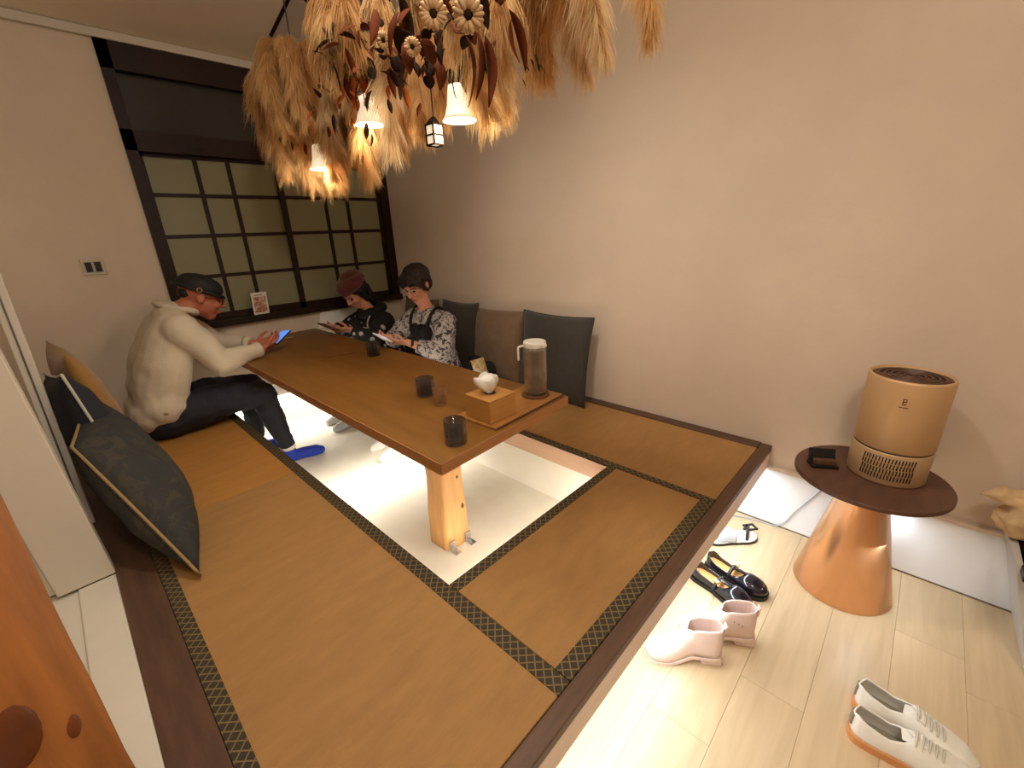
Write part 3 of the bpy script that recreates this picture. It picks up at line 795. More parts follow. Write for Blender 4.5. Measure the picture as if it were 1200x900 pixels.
for sh, el, wr in ((shN, elN, wrN), (shF, elF, wrF)):
    chain(bm, [(sh, .056), (sh.lerp(el, .5), .047), (el, .040), (el.lerp(wr, .35), .038), (wr, .026)])
hand(bm, wrN, (.90, 2.85, .425), (0.0, .45, .75), .98, .75, 1, 1)
hand(bm, wrF, (.90, 2.90, .418), (0.0, -.45, .75), .98, .75, 1, -1)
part('body', fuse(bm, .0058, 3, name='man_body'), M_skinm, man, True)
face(man, T, R, 1.04); spectacles(man, T, R, 1.04, M_rleaf)
bm = bmesh.new()
man_body(bm, .022)
chain(bm, [(V((.20, 2.88, .145)), .10), (V((.20, 3.08, .145)), .10)])
chain(bm, [(V((.255, 2.86, .185)), .115), (V((.255, 3.10, .185)), .115)])
for sh, el, wr in ((shN, elN, wrN), (shF, elF, wrF)):
    chain(bm, [(sh + V((-.02, 0, -.02)), .088), (sh.lerp(el, .55), .078), (el, .067), (el.lerp(wr, .5), .056), (el.lerp(wr, .93), .043)], flat1=True)
shirt = part('overshirt', fuse(bm, .009, 9, .0075, 8, name='shirt'), M_shirt, man, True)
bm = bmesh.new()   # folded-down collar
for k_, rr in ((0, .062), (1, .072)): pass
loop = [V((.455, 2.98, .672)) + V((.075 * math.cos(a) + (.012 if math.cos(a) > 0 else -.01), .078 * math.sin(a), -.035 * math.cos(a) + .006)) for a in [2 * PI * i / 20 for i in range(20)]]
part('collar', mesh_from_bm(tube(loop, .017, 8, True), 'collar', True), M_shirt, shirt, True)
for el, wr in ((elN, wrN), (elF, wrF)):
    d = (wr - el).normalized()
    part('cuff', mesh_from_bm(tube([el.lerp(wr, .84), el.lerp(wr, .95)], [.049, .046], 16), 'cuff', True), M_shirt, shirt, True)
bm = lathe([(.011, -.001), (.011, .002), (.007, .003)], 16)
bm.transform(Matrix.Translation((.245, 2.752, .175)) @ Matrix.Rotation(math.radians(90), 4, 'X'))
part('button', bm, M_pipe, shirt, True)
bm = bmesh.new()
for hp_, kn, an in ((m_hip + V((-.02, -.09, -.015)), kneeN, ankN), (m_hip + V((-.02, .09, -.015)), kneeF, ankF)):
    chain(bm, [(hp_, .112), ((hp_ + kn) / 2 + V((0, 0, .022)), .104), (kn, .078), (kn.lerp(an, .45), .066), (kn.lerp(an, .93), .050)], flat1=True)
ball(bm, m_hip + V((-.02, 0, -.012)), (.13, .20, .100))
part('trousers', fuse(bm, .009, 4, .009, 14, name='trousers'), M_trou, man, True)
for nm, he, to, an in (('sock', heelN, toeN, ankN), ('sock', heelF, toeF, ankF)):
    bm = bmesh.new(); foot_bm(bm, he + V((0, 0, .002)), to + V((0, 0, .002)), 1, .004); chain(bm, [(he + V((.01, 0, .03)), .038), (an + V((0, 0, .012)), .039)], flat1=True)
    sk = part('sock', fuse(bm, .006, 2, name='sock'), M_sockb, man, True)
    part('cuff', mesh_from_bm(tube([an + V((0, 0, .012)), an + V((-.005, 0, .045))], .040, 14), 'cuff', True), M_sockw, sk, True, 'white sock cuff')
# cap
bm = bmesh.new()
ball(bm, T(0, -.014, .058), (.094, .116, .072), R, 22)
me = fuse(bm, .006, 2, .004, 22, name='cap')
bmx = bmesh.new(); bmx.from_mesh(me)
pl = T(0, 0, .038); bmesh.ops.bisect_plane(bmx, geom=bmx.verts[:] + bmx.edges[:] + bmx.faces[:], plane_co=pl, plane_no=R @ V((0, .12, 1)), clear_inner=True)
bmesh.ops.holes_fill(bmx, edges=[e for e in bmx.edges if e.is_boundary])
cap = part('cap', mesh_from_bm(bmx, 'cap', True), M_cap, man, True)
band = [T(.092 * math.cos(a), -.014 + .114 * math.sin(a), .040 - .012 * math.sin(a)) for a in [2 * PI * i / 28 for i in range(28)]]
part('cap_band', mesh_from_bm(tube(band, .011, 8, True), 'cap_band', True), M_cap, cap, True)
bm = tube([T(.101 + .0, -.022 + .011 * math.cos(a), .042 + .011 * math.sin(a)) for a in [2 * PI * i / 14 for i in range(14)]], .0022, 6, True)
part('cap_ring', bm, M_brass, cap, True)
bm = bmesh.new(); ball(bm, T(0, -.070, .012), (.066, .040, .034), R); 
part('hair', fuse(bm, .006, 1, .004, 60, name='hair'), M_hairb, man, True)

ph = thing('mobile_phone', 'smartphone with a blue lit screen held by the man in cream', 'phone', (.905, 2.87, .437))
ph.rotation_euler = frame3(V((.80, .45, .38)), V((-.40, -.1, .9))).to_euler()
part('case', box(-.036, .036, -.070, .075, -.008, 0, .003), M_black, ph)
part('screen', box(-.033, .033, -.066, .071, 0, .0008), M_screen, ph)

# --- woman in a grey floral top and black apron, on the right side of the table
def seated_woman(label, hx, hy, head_c, f, u, shoulders, elbows, wrists, mids, palms, top_mat, hair_mat, knees, ank, sock_mat, k=.95, sleeves=.95):
    t = thing('person', label, 'person', (hx, hy, 0))
    hip = V((hx, hy, .095))
    sN, sF = map(V, shoulders); ch = (sN + sF) / 2
    lat = (sF - sN).normalized()
    bm = bmesh.new()
    def trunk(bm, g):
        for s in (-.062, 0, .062):
            o = lat * s
            chain(bm, [(hip + o, .092 + g), (hip.lerp(ch, .42) + o * .9, .080 + g), (hip.lerp(ch, .75) + o * 1.3, .088 + g), (ch + V((0, 0, -.045)) + o * 1.2, .074 + g)])
        chain(bm, [(sN.lerp(ch, .25), .050 + g), (ch + V((0, 0, .015)), .056 + g), (sF.lerp(ch, .25), .050 + g)])
    trunk(bm, -.010)
    hc = V(head_c)
    chain(bm, [(ch, .052), (ch.lerp(hc, .55), .045), (hc + V((.015, 0, -.02)), .045)])
    T, R = head(bm, hc, f, u, k)
    kneesV = [V(a) for a in knees]; ankV = [V(a) for a in ank]
    for s, kn, an in zip((-1, 1), kneesV, ankV):
        hp_ = hip + V((-.03, s * .08, -.005))
        chain(bm, [(hp_, .080), ((hp_ + kn) / 2, .068), (kn, .050), (kn.lerp(an, .35), .048), (an, .030)])
        foot_bm(bm, an + V((.02, 0, -(an.z - PF))), an + V((-.17, s * .015, -(an.z - PF))), .9)
    for i, (sh, el, wr) in enumerate(zip((sN, sF), map(V, elbows), map(V, wrists))):
        chain(bm, [(sh, .046), (sh.lerp(el, .5), .039), (el, .034), (el.lerp(wr, .35), .032), (wr, .022)])
        hand(bm, wr, mids[i], palms[i], .88, .7, 1, (-1, 1)[i])
    part('body', fuse(bm, .0056, 3, name='woman_body'), M_skinw, t, True)
    face(t, T, R, k)
    bm = bmesh.new(); trunk(bm, .016)
    for sh, el, wr in zip((sN, sF), map(V, elbows), map(V, wrists)):
        c = [(sh + V((0, 0, -.012)), .072), (sh.lerp(el, .55), .070), (el, .066)]
        if sleeves > 0: c += [(el.lerp(wr, sleeves * .55), .054), (el.lerp(wr, sleeves), .040)]
        chain(bm, c, flat1=True)
    tp = part('top', fuse(bm, .008, 3, .008, 16, name='top', seed=hx * 9), top_mat, t, True)
    bm = bmesh.new()
    for s, kn, an in zip((-1, 1), kneesV, ankV):
        hp_ = hip + V((-.0, s * .08, -.005))
        chain(bm, [(hp_, .09), ((hp_ + kn) / 2, .080), (kn, .064), (kn.lerp(an, .45), .060), (kn.lerp(an, .80), .056)], flat1=True)
    part('trousers', fuse(bm, .009, 3, .006, 14, name='trousers'), M_blackcloth, t, True)
    for s, an in zip((-1, 1), ankV):
        bm = bmesh.new(); foot_bm(bm, an + V((.02, 0, -(an.z - PF) + .002)), an + V((-.17, s * .015, -(an.z - PF) + .002)), .9, .004)
        chain(bm, [(an + V((0, 0, -.04)), .037), (an + V((0, 0, .05)), .036)], flat1=True)
        part('sock', fuse(bm, .006, 2, name='sock'), sock_mat, t, True)
    return t, T, R, tp, hip, ch, lat
w1, T1, R1, tp1, hip1, ch1, lat1 = seated_woman(
    'woman in grey floral top and black apron holding a phone over the table', 1.74, 2.36, (1.655, 2.425, .692), V((-.84, -.30, -.42)), V((-.38, -.1, .92)),
    ((1.70, 2.21, .475), (1.70, 2.56, .475)), ((1.565, 2.12, .30), (1.56, 2.62, .33)), ((1.42, 2.245, .385), (1.42, 2.45, .39)),
    ((1.31, 2.31, .405), (1.31, 2.37, .405)), ((-.1, .5, .6), (-.1, -.5, .6)), M_floral, M_hair,
    ((1.37, 2.27, .09), (1.37, 2.46, .09)), ((1.34, 2.34, PF + .085), (1.38, 2.50, PF + .085)), M_sockw, .97, .72)
spectacles(w1, T1, R1, .97, M_wpipe)
# hair: short, swept back with loose fringe
bm = bmesh.new(); k = .97
ball(bm, T1(0, -.024, .056), (.092, .104, .082), R1, 20)
ball(bm, T1(0, -.070, -.005), (.074, .052, .075), R1, 16)
for s in (-1, 1):
    chain(bm, [(T1(s * .02, .07, .098), .028), (T1(s * .062, .068, .060), .022), (T1(s * .080, .035, .010), .016), (T1(s * .080, .01, -.03), .010)])
    chain(bm, [(T1(s * .012, .078, .090), .022), (T1(s * .030, .094, .058), .013)])
chain(bm, [(T1(0, -.09, -.03), .04), (T1(.02, -.095, -.085), .022)])
part('hair', fuse(bm, .006, 2, .006, 42, name='hair'), M_hair, w1, True)
# apron bib and straps, worn over the top
fw = V((-1, -.05, 0)).normalized()
bm = bmesh.new()
for s in (-.055, 0, .055):
    chain(bm, [(hip1.lerp(ch1, .35) + lat1 * s * 1.2 + fw * .058, .064), (hip1.lerp(ch1, .80) + lat1 * s * 1.1 + fw * .064, .060)])
part('apron', fuse(bm, .008, 3, .003, 14, name='apron'), M_blackcloth, w1, True)
for s in (-1, 1):
    pts = [hip1.lerp(ch1, .72) + lat1 * s * .085 + fw * .112, ch1 + lat1 * s * .098 + fw * .085 + V((0, 0, .005)), ch1 + lat1 * s * .100 + V((0, 0, .080)) + fw * -.005, ch1 + lat1 * s * .085 - fw * .098 + V((0, 0, -.03)), hip1.lerp(ch1, .5) - fw * .108]
    part('apron_strap', mesh_from_bm(tube(spline(pts), .011, 8), 'strap', True), M_blackcloth, w1, True)
part('wristband', mesh_from_bm(tube([V((1.436, 2.234, .38)), V((1.450, 2.224, .377))], .030, 14), 'wristband', True), M_black, w1, True)
ph2 = thing('mobile_phone', 'pale phone held low in the hands of the woman in floral', 'phone', (1.315, 2.345, .425))
ph2.rotation_euler = frame3(V((.10, .9, .1)), V((.45, -.1, .9))).to_euler()
part('case', box(-.036, .036, -.070, .075, -.008, 0, .003), M_lid, ph2)
part('screen', box(-.033, .033, -.066, .071, 0, .0008), M_screen2, ph2)

# --- woman in the burgundy beret, beyond
w2, T2, R2, tp2, hip2, ch2, lat2 = seated_woman(
    'woman in a burgundy beret and black spotted top at the far right of the table', 1.75, 3.06, (1.565, 3.10, .612), V((-.80, -.22, -.58)), V((-.55, -.12, .80)),
    ((1.665, 2.90, .415), (1.665, 3.21, .415)), ((1.52, 2.83, .30), (1.50, 3.22, .33)), ((1.40, 2.925, .385), (1.37, 3.08, .385)),
    ((1.29, 2.95, .40), (1.27, 3.0, .40)), ((0, .5, .6), (0, -.5, .6)), M_dots, M_hairb,
    ((1.37, 2.95, .09), (1.37, 3.14, .09)), ((1.36, 3.04, PF + .085), (1.38, 3.18, PF + .085)), M_sockg, .95, .95)
bm = bmesh.new()
ball(bm, T2(0, -.030, .040), (.090, .098, .085), R2, 18)
for s in (-1, 1): chain(bm, [(T2(s * .072, .02, .04), .026), (T2(s * .076, -.01, -.05), .024), (T2(s * .07, -.04, -.12), .018)])
chain(bm, [(T2(0, -.08, -.02), .055), (T2(0, -.085, -.11), .045)])
part('hair', fuse(bm, .006, 2, .005, 42, name='hair'), M_hairb, w2, True)
bm = bmesh.new()
ball(bm, T2(0, -.020, .090), (.118, .128, .050), R2, 22); ball(bm, T2(.0, -.005, .075), (.100, .112, .040), R2, 22); ball(bm, T2(0.02, -.06, .105), (.085, .085, .05), R2, 18)
br = part('beret', fuse(bm, .006, 3, .004, 14, name='beret'), M_beret, w2, True)
bm = bmesh.new()
loop = [ch2 + V((-.012, 0, .062)) + V((.080 * math.cos(a), .085 * math.sin(a), .02 * math.cos(a) + .006 * math.sin(5 * a))) for a in [2 * PI * i / 20 for i in range(20)]]
part('scarf', mesh_from_bm(tube(loop, .036, 10, True), 'scarf', True), M_blackcloth, w2, True)
part('bag_strap', mesh_from_bm(tube(spline([ch2 + V((-.06, -.085, .06)), ch2 + V((-.105, -.075, -.03)), hip2 + V((-.12, -.02, .12))]), .006, 8), 'bag_strap', True), M_wpipe, w2, True, 'thin pale strap across the chest')
ph3 = thing('mobile_phone', 'brown phone held by the woman in the burgundy beret', 'phone', (1.275, 2.985, .425))
ph3.rotation_euler = frame3(V((-.3, .9, .25)), V((.35, -.1, .9))).to_euler()
part('case', box(-.036, .036, -.070, .075, -.010, 0, .003), M_cork, ph3)
part('screen', box(-.033, .033, -.066, .071, 0, .0008), M_black, ph3)

# bag and packet beside the woman in floral
hb = thing('shoulder_bag', 'small black shoulder bag on the mat beside the woman in floral', 'bag', (1.80, 2.03, 0))
bm = bmesh.new()
for dx in (-.05, .05):
    for dy in (-.07, .07): chain(bm, [((dx * .8, dy, .055), .055), ((dx * .5, dy * .9, .17), .045)])
part('bag_body', fuse(bm, .008, 4, .006, 14, name='bag'), M_blackcloth, hb)
part('handle', mesh_from_bm(tube(spline([(0, -.09, .18), (-.02, -.05, .24), (-.02, .05, .24), (0, .09, .18)]), .009, 8), 'handle', True), M_blackcloth, hb)
pk = thing('snack_packet', 'small yellow and white packet standing against the black bag', 'packet', (1.715, 1.925, 0))
me, loop = pillow(.11, .15, .045, 12, .02, 3); me.transform(Matrix.Translation((0, .0, .19)) @ Matrix.Rotation(math.radians(70), 4, 'X'))
bm = bmesh.new(); chain(bm, [((0, .05, .04), .04), ((0, .05, .10), .03)])
part('packet', me, M_packet, pk); part('pouch', fuse(bm, .007, 2, .004, 18, name='pouch'), M_blackcloth, pk)

# ---------------------------------------------------------------- shoes
def interp(tab, s):
    for (a, b), (c, d) in zip(tab, tab[1:]):
        if s <= c: 
            t = (s - a) / (c - a); t = t * t * (3 - 2 * t) * .4 + t * .6
            return b + (d - b) * t
    return tab[-1][1]
WID = [(0, 0), (.015, .38), (.05, .62), (.12, .72), (.22, .74), (.4, .70), (.6, .86), (.74, 1.0), (.86, .92), (.94, .70), (.985, .36), (1, 0)]
def upper(Lg, W, Htab, otab, z0=0, n=46, m=9, bend=.006):
    """shell of a shoe: open along the top where otab > 0"""
    bm = bmesh.new(); rows = []
    ss = [.5 - .5 * math.cos(PI * i / n) for i in range(n + 1)]
    for s in ss:
        w_ = max(W * interp(WID, s), .0004); H = interp(Htab, s); o = min(interp(otab, s), .97); cy = bend * math.sin(PI * s) * -1
        line = []
        for side in (1, -1):
            half = []
            tm = math.acos(max(0.0, min(1, o)) ** (1 / .55)) if o > 0 else PI / 2
            for k in range(m + 1):
                t = tm * k / m
                yy = w_ * (math.cos(t) ** .55 if math.cos(t) > 1e-6 else 0)
                zz = H * (math.sin(t) ** .8 / (math.sin(tm) ** .8)) if t > 0 else 0
                bulge = 1 + .05 * math.sin(PI * min(1, zz / max(H, 1e-4)))
                half.append(V((s * Lg, cy + side * yy * bulge, z0 + zz)))
            line.append(half)
        rows.append(line)
    for side in (0, 1):
        vs = [[bm.verts.new(p) for p in r[side]] for r in rows]
        for A, B in zip(vs, vs[1:]):
            for k in range(m):
                q = (A[k], A[k + 1], B[k + 1], B[k])
                bm.faces.new(q if side else q[::-1])
    bmesh.ops.remove_doubles(bm, verts=bm.verts, dist=.0006)
    return bm
def solidify(bm, t, name):
    bmesh.ops.recalc_face_normals(bm, faces=bm.faces)
    me = bpy.data.meshes.new(name); bm.to_mesh(me); bm.free()
    o = bpy.data.objects.new('tmp', me); col.objects.link(o)
    md = o.modifiers.new('s', 'SOLIDIFY'); md.thickness = t; md.offset = -1
    bpy.context.view_layer.update()
    out = bpy.data.meshes.new_from_object(o.evaluated_get(bpy.context.evaluated_depsgraph_get()))
    bpy.data.objects.remove(o); bpy.data.meshes.remove(me); shade(out, True); return out
def sole(Lg, W, z0, z1, grow=.003, n=40, bend=.006, toe_up=0, s0=0, s1=1):
    bm = bmesh.new(); out = []
    ss = [s0 + (s1 - s0) * (.5 - .5 * math.cos(PI * i / n)) for i in range(n + 1)]
    side1, side2 = [], []
    for s in ss:
        w_ = W * interp(WID, s) + (grow if 0 < s < 1 else 0); cy = -bend * math.sin(PI * s)
        x = s * Lg + (grow * (2 * s - 1))
        side1.append((x, cy + w_)); side2.append((x, cy - w_))
    loop = side1 + side2[::-1]
    pts = []
    for p in loop:
        if not pts or (abs(p[0] - pts[-1][0]) + abs(p[1] - pts[-1][1])) > 1e-4: pts.append(p)
    if (abs(pts[0][0] - pts[-1][0]) + abs(pts[0][1] - pts[-1][1])) < 1e-4: pts.pop()
    lift = lambda x: toe_up * max(0, x / Lg - .7) ** 2 * 11
    lo = [bm.verts.new((x, y_, z0 + lift(x))) for x, y_ in pts]; hi = [bm.verts.new((x, y_, z1 + lift(x))) for x, y_ in pts]
    bm.faces.new(lo[::-1]); bm.faces.new(hi)
    for i in range(len(pts)): bm.faces.new((lo[i], lo[(i + 1) % len(pts)], hi[(i + 1) % len(pts)], hi[i]))
    return bm
def mirror_y(o):
    o.scale.y = -1
def place_pair(build, spots, labels, group):
    """build one, copy it and its parts for the other foot"""
    a = build(); (x, y_, rz) = spots[0]
    a.location = (x, y_, FL); a.rotation_euler = (0, 0, rz); a['label'] = labels[0]; a['group'] = group
    b = a.copy(); col.objects.link(b)
    for ch in list(a.children):
        c = ch.copy(); col.objects.link(c); c.parent = b; c.scale.y = -1
        for g in list(ch.children):
            d = g.copy(); col.objects.link(d); d.parent = c
    (x, y_, rz) = spots[1]; b.location = (x, y_, FL); b.rotation_euler = (0, 0, rz); b['label'] = labels[1]
def sneaker():
    t = thing('sneaker', 's', 'shoe'); Lg, W = .265, .047
    part('sole', sole(Lg, W, 0, .024, .004), M_gum, t, label='gum rubber sole')
    part('upper', solidify(upper(Lg, W, [(0, .058), (.04, .068), (.16, .058), (.3, .050), (.40, .060), (.47, .074), (.56, .066), (.72, .050), (.88, .038), (1, .020)],
                                  [(0, .0), (.01, .5), (.05, .80), (.25, .86), (.38, .78), (.455, .45), (.47, 0), (1, 0)], .022), .004, 'upper'), M_sneak, t)
    part('insole', sole(Lg * .97, W * .88, .026, .029, 0), M_lining, t, label='grey inner lining')
    part('tongue', hexa([(.105, -.020, .078), (.105, .014, .078), (.150, .018, .088), (.150, -.024, .088), (.103, -.020, .082), (.103, .014, .082), (.150, .018, .092), (.150, -.024, .092)], .002), M_sneak, t)
    for i in range(5):
        x = .130 + i * .014; z = .104 - i * .0056
        part('lace', mesh_from_bm(tube(spline([(x - .002, -.030, z - .016), (x, -.014, z - .003), (x + .004, .006, z - .001), (x + .006, .020, z - .014)], 4), .0024, 6), 'lace', True), M_lace, t)
    part('heel_tab', box(-.003, .004, -.013, .013, .040, .078, .002), M_lining, t)
    return t
place_pair(sneaker, [(1.252, -.095, math.radians(-83)), (1.36, -.095, math.radians(-96))],
           ['white leather sneaker with gum sole at the bottom edge, the nearer one', 'white leather sneaker with gum sole, the one nearer the copper table'], 'pair of white sneakers')
def mary_jane():
    t = thing('mary_jane_shoe', 's', 'shoe'); Lg, W = .250, .044
    part('sole', sole(Lg, W, 0, .018, .004), M_black, t)
    part('upper', solidify(upper(Lg, W, [(0, .048), (.06, .050), (.2, .034), (.45, .028), (.58, .036), (.68, .046), (.8, .044), (.92, .034), (1, .016)],
                                  [(0, 0), (.01, .5), (.05, .84), (.3, .92), (.52, .86), (.60, .5), (.63, 0), (1, 0)], .017), .003, 'upper'), M_mj, t)
    part('insole', sole(Lg * .97, W * .92, .024, .030, 0), M_tan, t, label='tan leather insole')
    st_ = part('strap', mesh_from_bm(join(tube(spline([(.112, -.040, .030), (.112, -.026, .054), (.114, 0, .062), (.114, .022, .055), (.112, .036, .030)], 5), .007, 8)), 'strap', True), M_mj, t)
    part('instep_bar', hexa([(.112, -.007, .060), (.112, .004, .060), (.165, .004, .058), (.165, -.007, .058), (.112, -.007, .066), (.112, .004, .066), (.165, .004, .064), (.165, -.007, .064)], .001), M_mj, t)
    part('buckle', box(.102, .124, .010, .026, .055, .066, .002), M_brass, st_, label='brass buckle')
    return t
place_pair(mary_jane, [(1.655, .455, math.radians(-100)), (1.555, .475, math.radians(-104))],
           ['glossy black buckled shoe with tan insole, of its pair the nearer the right wall', 'glossy black buckled shoe with tan insole, just behind the pale boots'], 'pair of black buckled shoes')
def boot():
    t = thing('ankle_boot', 's', 'shoe'); Lg, W = .245, .046
    part('sole', sole(Lg, W, .0, .012, .003, s0=.0, s1=1), M_bootl, t)
    bl_ = part('heel_block', hexa([(-.001, -.026, 0), (.062, -.028, 0), (.062, .022, 0), (-.001, .020, 0), (-.003, -.028, .036), (.072, -.031, .036), (.072, .024, .036), (-.003, .022, .036)], .004), M_bootl, t)
    part('upper', solidify(upper(Lg, W, [(0, .108), (.05, .112), (.3, .106), (.42, .104), (.50, .090), (.58, .070), (.7, .056), (.85, .044), (1, .022)],
                                  [(0, 0), (.01, .5), (.05, .84), (.25, .92), (.40, .84), (.445, .6), (.47, 0), (1, 0)], .012), .004, 'upper'), M_bootl, t)
    part('lining', sole(Lg, W * .82, .030, .036, 0, s1=.46), M_bootin, t, label='taupe inner lining')
    part('pull_tab', hexa([(-.002, -.011, .095), (-.002, .011, .095), (.004, .011, .095), (.004, -.011, .095), (-.006, -.011, .132), (-.006, .011, .132), (0, .011, .132), (0, -.011, .132)], .001), M_bootl, t)
    for i in range(3):
        b_ = bmesh.new(); ball(b_, (.050 + i * .014, -.0395, .070 + .006 * i), .0026, seg=8); part('stud', mesh_from_bm(b_, 'stud', True), M_bootin, t)
    for c in t.children:      # the heel is raised: lift the rear half of everything above it
        if c is not bl_:
            for v in c.data.vertices:
                q = min(1, max(0, (v.co.x / Lg - .30) / .38)); v.co.z += .033 * (1 - q * q * (3 - 2 * q))
    return t
place_pair(boot, [(1.225, .255, math.radians(124)), (1.375, .195, math.radians(118))],
           ['blush ankle boot with block heel, toe under the platform edge, the nearer one', 'blush ankle boot with block heel standing against the black shoes'], 'pair of blush ankle boots')
sd = thing('sandal', 'pale sandal with black edged sole and buckled black strap by the platform', 'shoe', (1.80, .50, FL), math.radians(-40))
Lg, W = .235, .042
part('sole', sole(Lg, W, 0, .010, .002), M_black, sd)
part('footbed', sole(Lg, W, .010, .016, -.001), M_sneak, sd)
part('toe_band', solidify(upper(Lg * .42, W * .9, [(0, .035), (.5, .05), (1, .035)], [(0, 0), (1, 0)], .014), .003, 'band'), M_vinyl, sd, label='pale translucent band')
sd.children[-1].location = (.03, 0, 0)
st_ = part('ankle_strap', mesh_from_bm(tube(spline([(.165, -.035, .016), (.175, -.02, .05), (.19, 0, .055), (.205, .02, .045), (.2, .038, .016)], 5), .006, 8), 'strap', True), M_black, sd)
part('buckle', join(box(.180, .232, -.014, -.006, .048, .056, .001), box(.180, .232, .020, .028, .048, .056, .001), box(.180, .188, -.014, .028, .048, .056, .001), box(.224, .232, -.014, .028, .048, .056, .001)), M_black, st_, label='square black buckle')

# ---------------------------------------------------------------- pedestal table with air purifier
ct = thing('side_table', 'round dark-topped side table on a copper cone pedestal', 'table', (1.895, .01, FL))
part('cone_base', mesh_from_bm(lathe([(.162, 0), (.164, .003), (.066, .478), (.066, .490)], 64), 'cone', True), M_copper, ct)
part('tabletop', mesh_from_bm(lathe([(.226, .490), (.233, .494), (.233, .507), (.231, .510)], 72), 'top'), M_topwood, ct)
pr = thing('air_purifier', 'champagne-coloured oval air purifier standing on the side table', 'air purifier', (1.945, -.028, FL + .5105), math.radians(180)); pr.scale = (1, 1, 1.115)
def oval(profile, n=64, ax=1.0, ay=1.0, cap0=True, cap1=True):
    bm = lathe(profile, n, 0, 0, cap0, cap1)
    for v in bm.verts: v.co.x *= ax; v.co.y *= ay
    return mesh_from_bm(bm, 'oval', True)
part('base', oval([(.110, 0), (.114, .006), (.115, .105), (.112, .110)]), M_gold2, pr)
part('seam', oval([(.1115, .110), (.1115, .114)]), M_grille, pr)
part('housing', oval([(.112, .114), (.115, .118), (.116, .338), (.1135, .345), (.108, .345), (.105, .310)]), M_gold, pr)
oc = part('air_outlet', oval([(.106, .334), (.106, .338)]), M_topwood, pr, label='recessed dark outlet grille')
for i in range(5): part('outlet_ring', tube([((.02 + .017 * i) * math.cos(a), (.02 + .017 * i) * math.sin(a),   .340) for a in [2 * PI * j / 40 for j in range(40)]], .003, 6, True), M_topwood, oc)
FA = .35      # front of the purifier faces the camera side (its own +x)
def on_shell(a, z, r=.1155): return V((r * math.cos(a), r * math.sin(a), z))
gr = bmesh.new()
for rr in range(4):
    for i in range(17):
        a = -.62 + i * .078 + (.018 if rr % 2 else 0); z = .022 + rr * .0195
        P = [on_shell(a - .014, z, .1163), on_shell(a + .014, z, .1163), on_shell(a + .022, z + .0165, .1163), on_shell(a - .006, z + .0165, .1163)]
        I = [p * 1 for p in P]
        for p in I: p.x *= .985; p.y *= .985
        vs = [gr.verts.new(p) for p in P + I]
        for f in ((0, 1, 2, 3), (7, 6, 5, 4), (0, 4, 5, 1), (1, 5, 6, 2), (2, 6, 7, 3), (3, 7, 4, 0)): gr.faces.new([vs[q] for q in f])
part('intake_slots', gr, M_grille, pr, label='rows of dark slots', kind='stuff')
lg = bmesh.new()
def patch(bm, a0, a1, z0, z1, r=.1168):
    k = 4; lo = [bm.verts.new(on_shell(a0 + (a1 - a0) * i / k, z0, r)) for i in range(k + 1)]; hi = [bm.verts.new(on_shell(a0 + (a1 - a0) * i / k, z1, r)) for i in range(k + 1)]
    for i in range(k): bm.faces.new((lo[i], lo[i + 1], hi[i + 1], hi[i]))
for q in ((-.045, .045, .276, .279), (-.045, .045, .284, .287), (-.045, .045, .292, .295), (-.045, -.025, .276, .295), (.030, .045, .284, .295), (-.10, -.03, .266, .269), (-.015, .10, .266, .269)): patch(lg, *q)
part('emblem', lg, M_cork, pr, label='small brown square emblem over a line')
# power cord: down the wall side of the table, over the white panel and under the platform
cp = spline([(2.06, .05, FL + .53), (2.108, .08, FL + .52), (2.121, .115, FL + .42), (2.122, .145, FL + .29), (2.121, .225, FL + .13), (2.119, .287, FL + .012), (2.10, .40, FL + .006), (2.06, .52, FL + .006)], 8)
cr = tube([V((-(p.x - 1.945), -(p.y + .028), (p.z - (FL + .5105)) / 1.115)) for p in cp], .0030, 6)
part('power_cord', mesh_from_bm(cr, 'cord', True), M_cord, pr, label='thin grey power cord')
cr_ = thing('card_stand', 'small black card stand beside the air purifier', 'card stand', (1.87, .155, FL + .5105), math.radians(30))
part('back_plate', hexa([(-.004, -.045, .002), (.004, -.045, .002), (.004, .045, .002), (-.004, .045, .002), (.016, -.045, .06), (.022, -.045, .06), (.022, .045, .06), (.016, .045, .06)], .001), M_black, cr_)
part('tray', box(-.035, .02, -.045, .045, 0, .012, .002), M_black, cr_)
part('cards', box(-.026, -.004, -.036, .036, .012, .03, .001), M_topwood, cr_)
# low bench with paper bag at the right edge
bn = thing('low_bench', 'low dark bench with a slanted grey end panel by the right wall', 'bench', (1.95, -.62, FL))
part('end_panel', hexa([(2.12, -.478, FL), (1.80, -.484, FL), (1.80, -.51, FL), (2.12, -.505, FL), (2.12, -.375, -.05), (1.86, -.385, -.05), (1.86, -.412, -.05), (2.12, -.402, -.05)], .002), M_greypanel, bn, True, 'grey end panel')
part('seat', box(1.80, 2.12, -1.1, -.398, -.075, -.05, .003), M_darkwood, bn, True)
part('leg', box(1.83, 2.09, -1.09, -1.06, FL, -.075, .002), M_darkwood, bn, True)
part('front_rail', box(1.84, 1.86, -1.06, -.46, -.2, -.075, .002), M_darkwood, bn, True)
kb = thing('paper_bag', 'crumpled tan paper bag with twisted top on the low bench', 'bag', (2.03, -.435, -.05))
bm = bmesh.new()
ball(bm, (0, -.02, .085), (.085, .10, .085)); ball(bm, (.01, .0, .06), (.08, .11, .06)); ball(bm, (.0, -.06, .19), (.055, .085, .045))
chain(bm, [((0, .03, .14), .045), ((-.02, .12, .145), .022), ((-.03, .16, .135), .006)])
part('bag_body', fuse(bm, .006, 2, .014, 22, name='bag'), M_bag, kb)

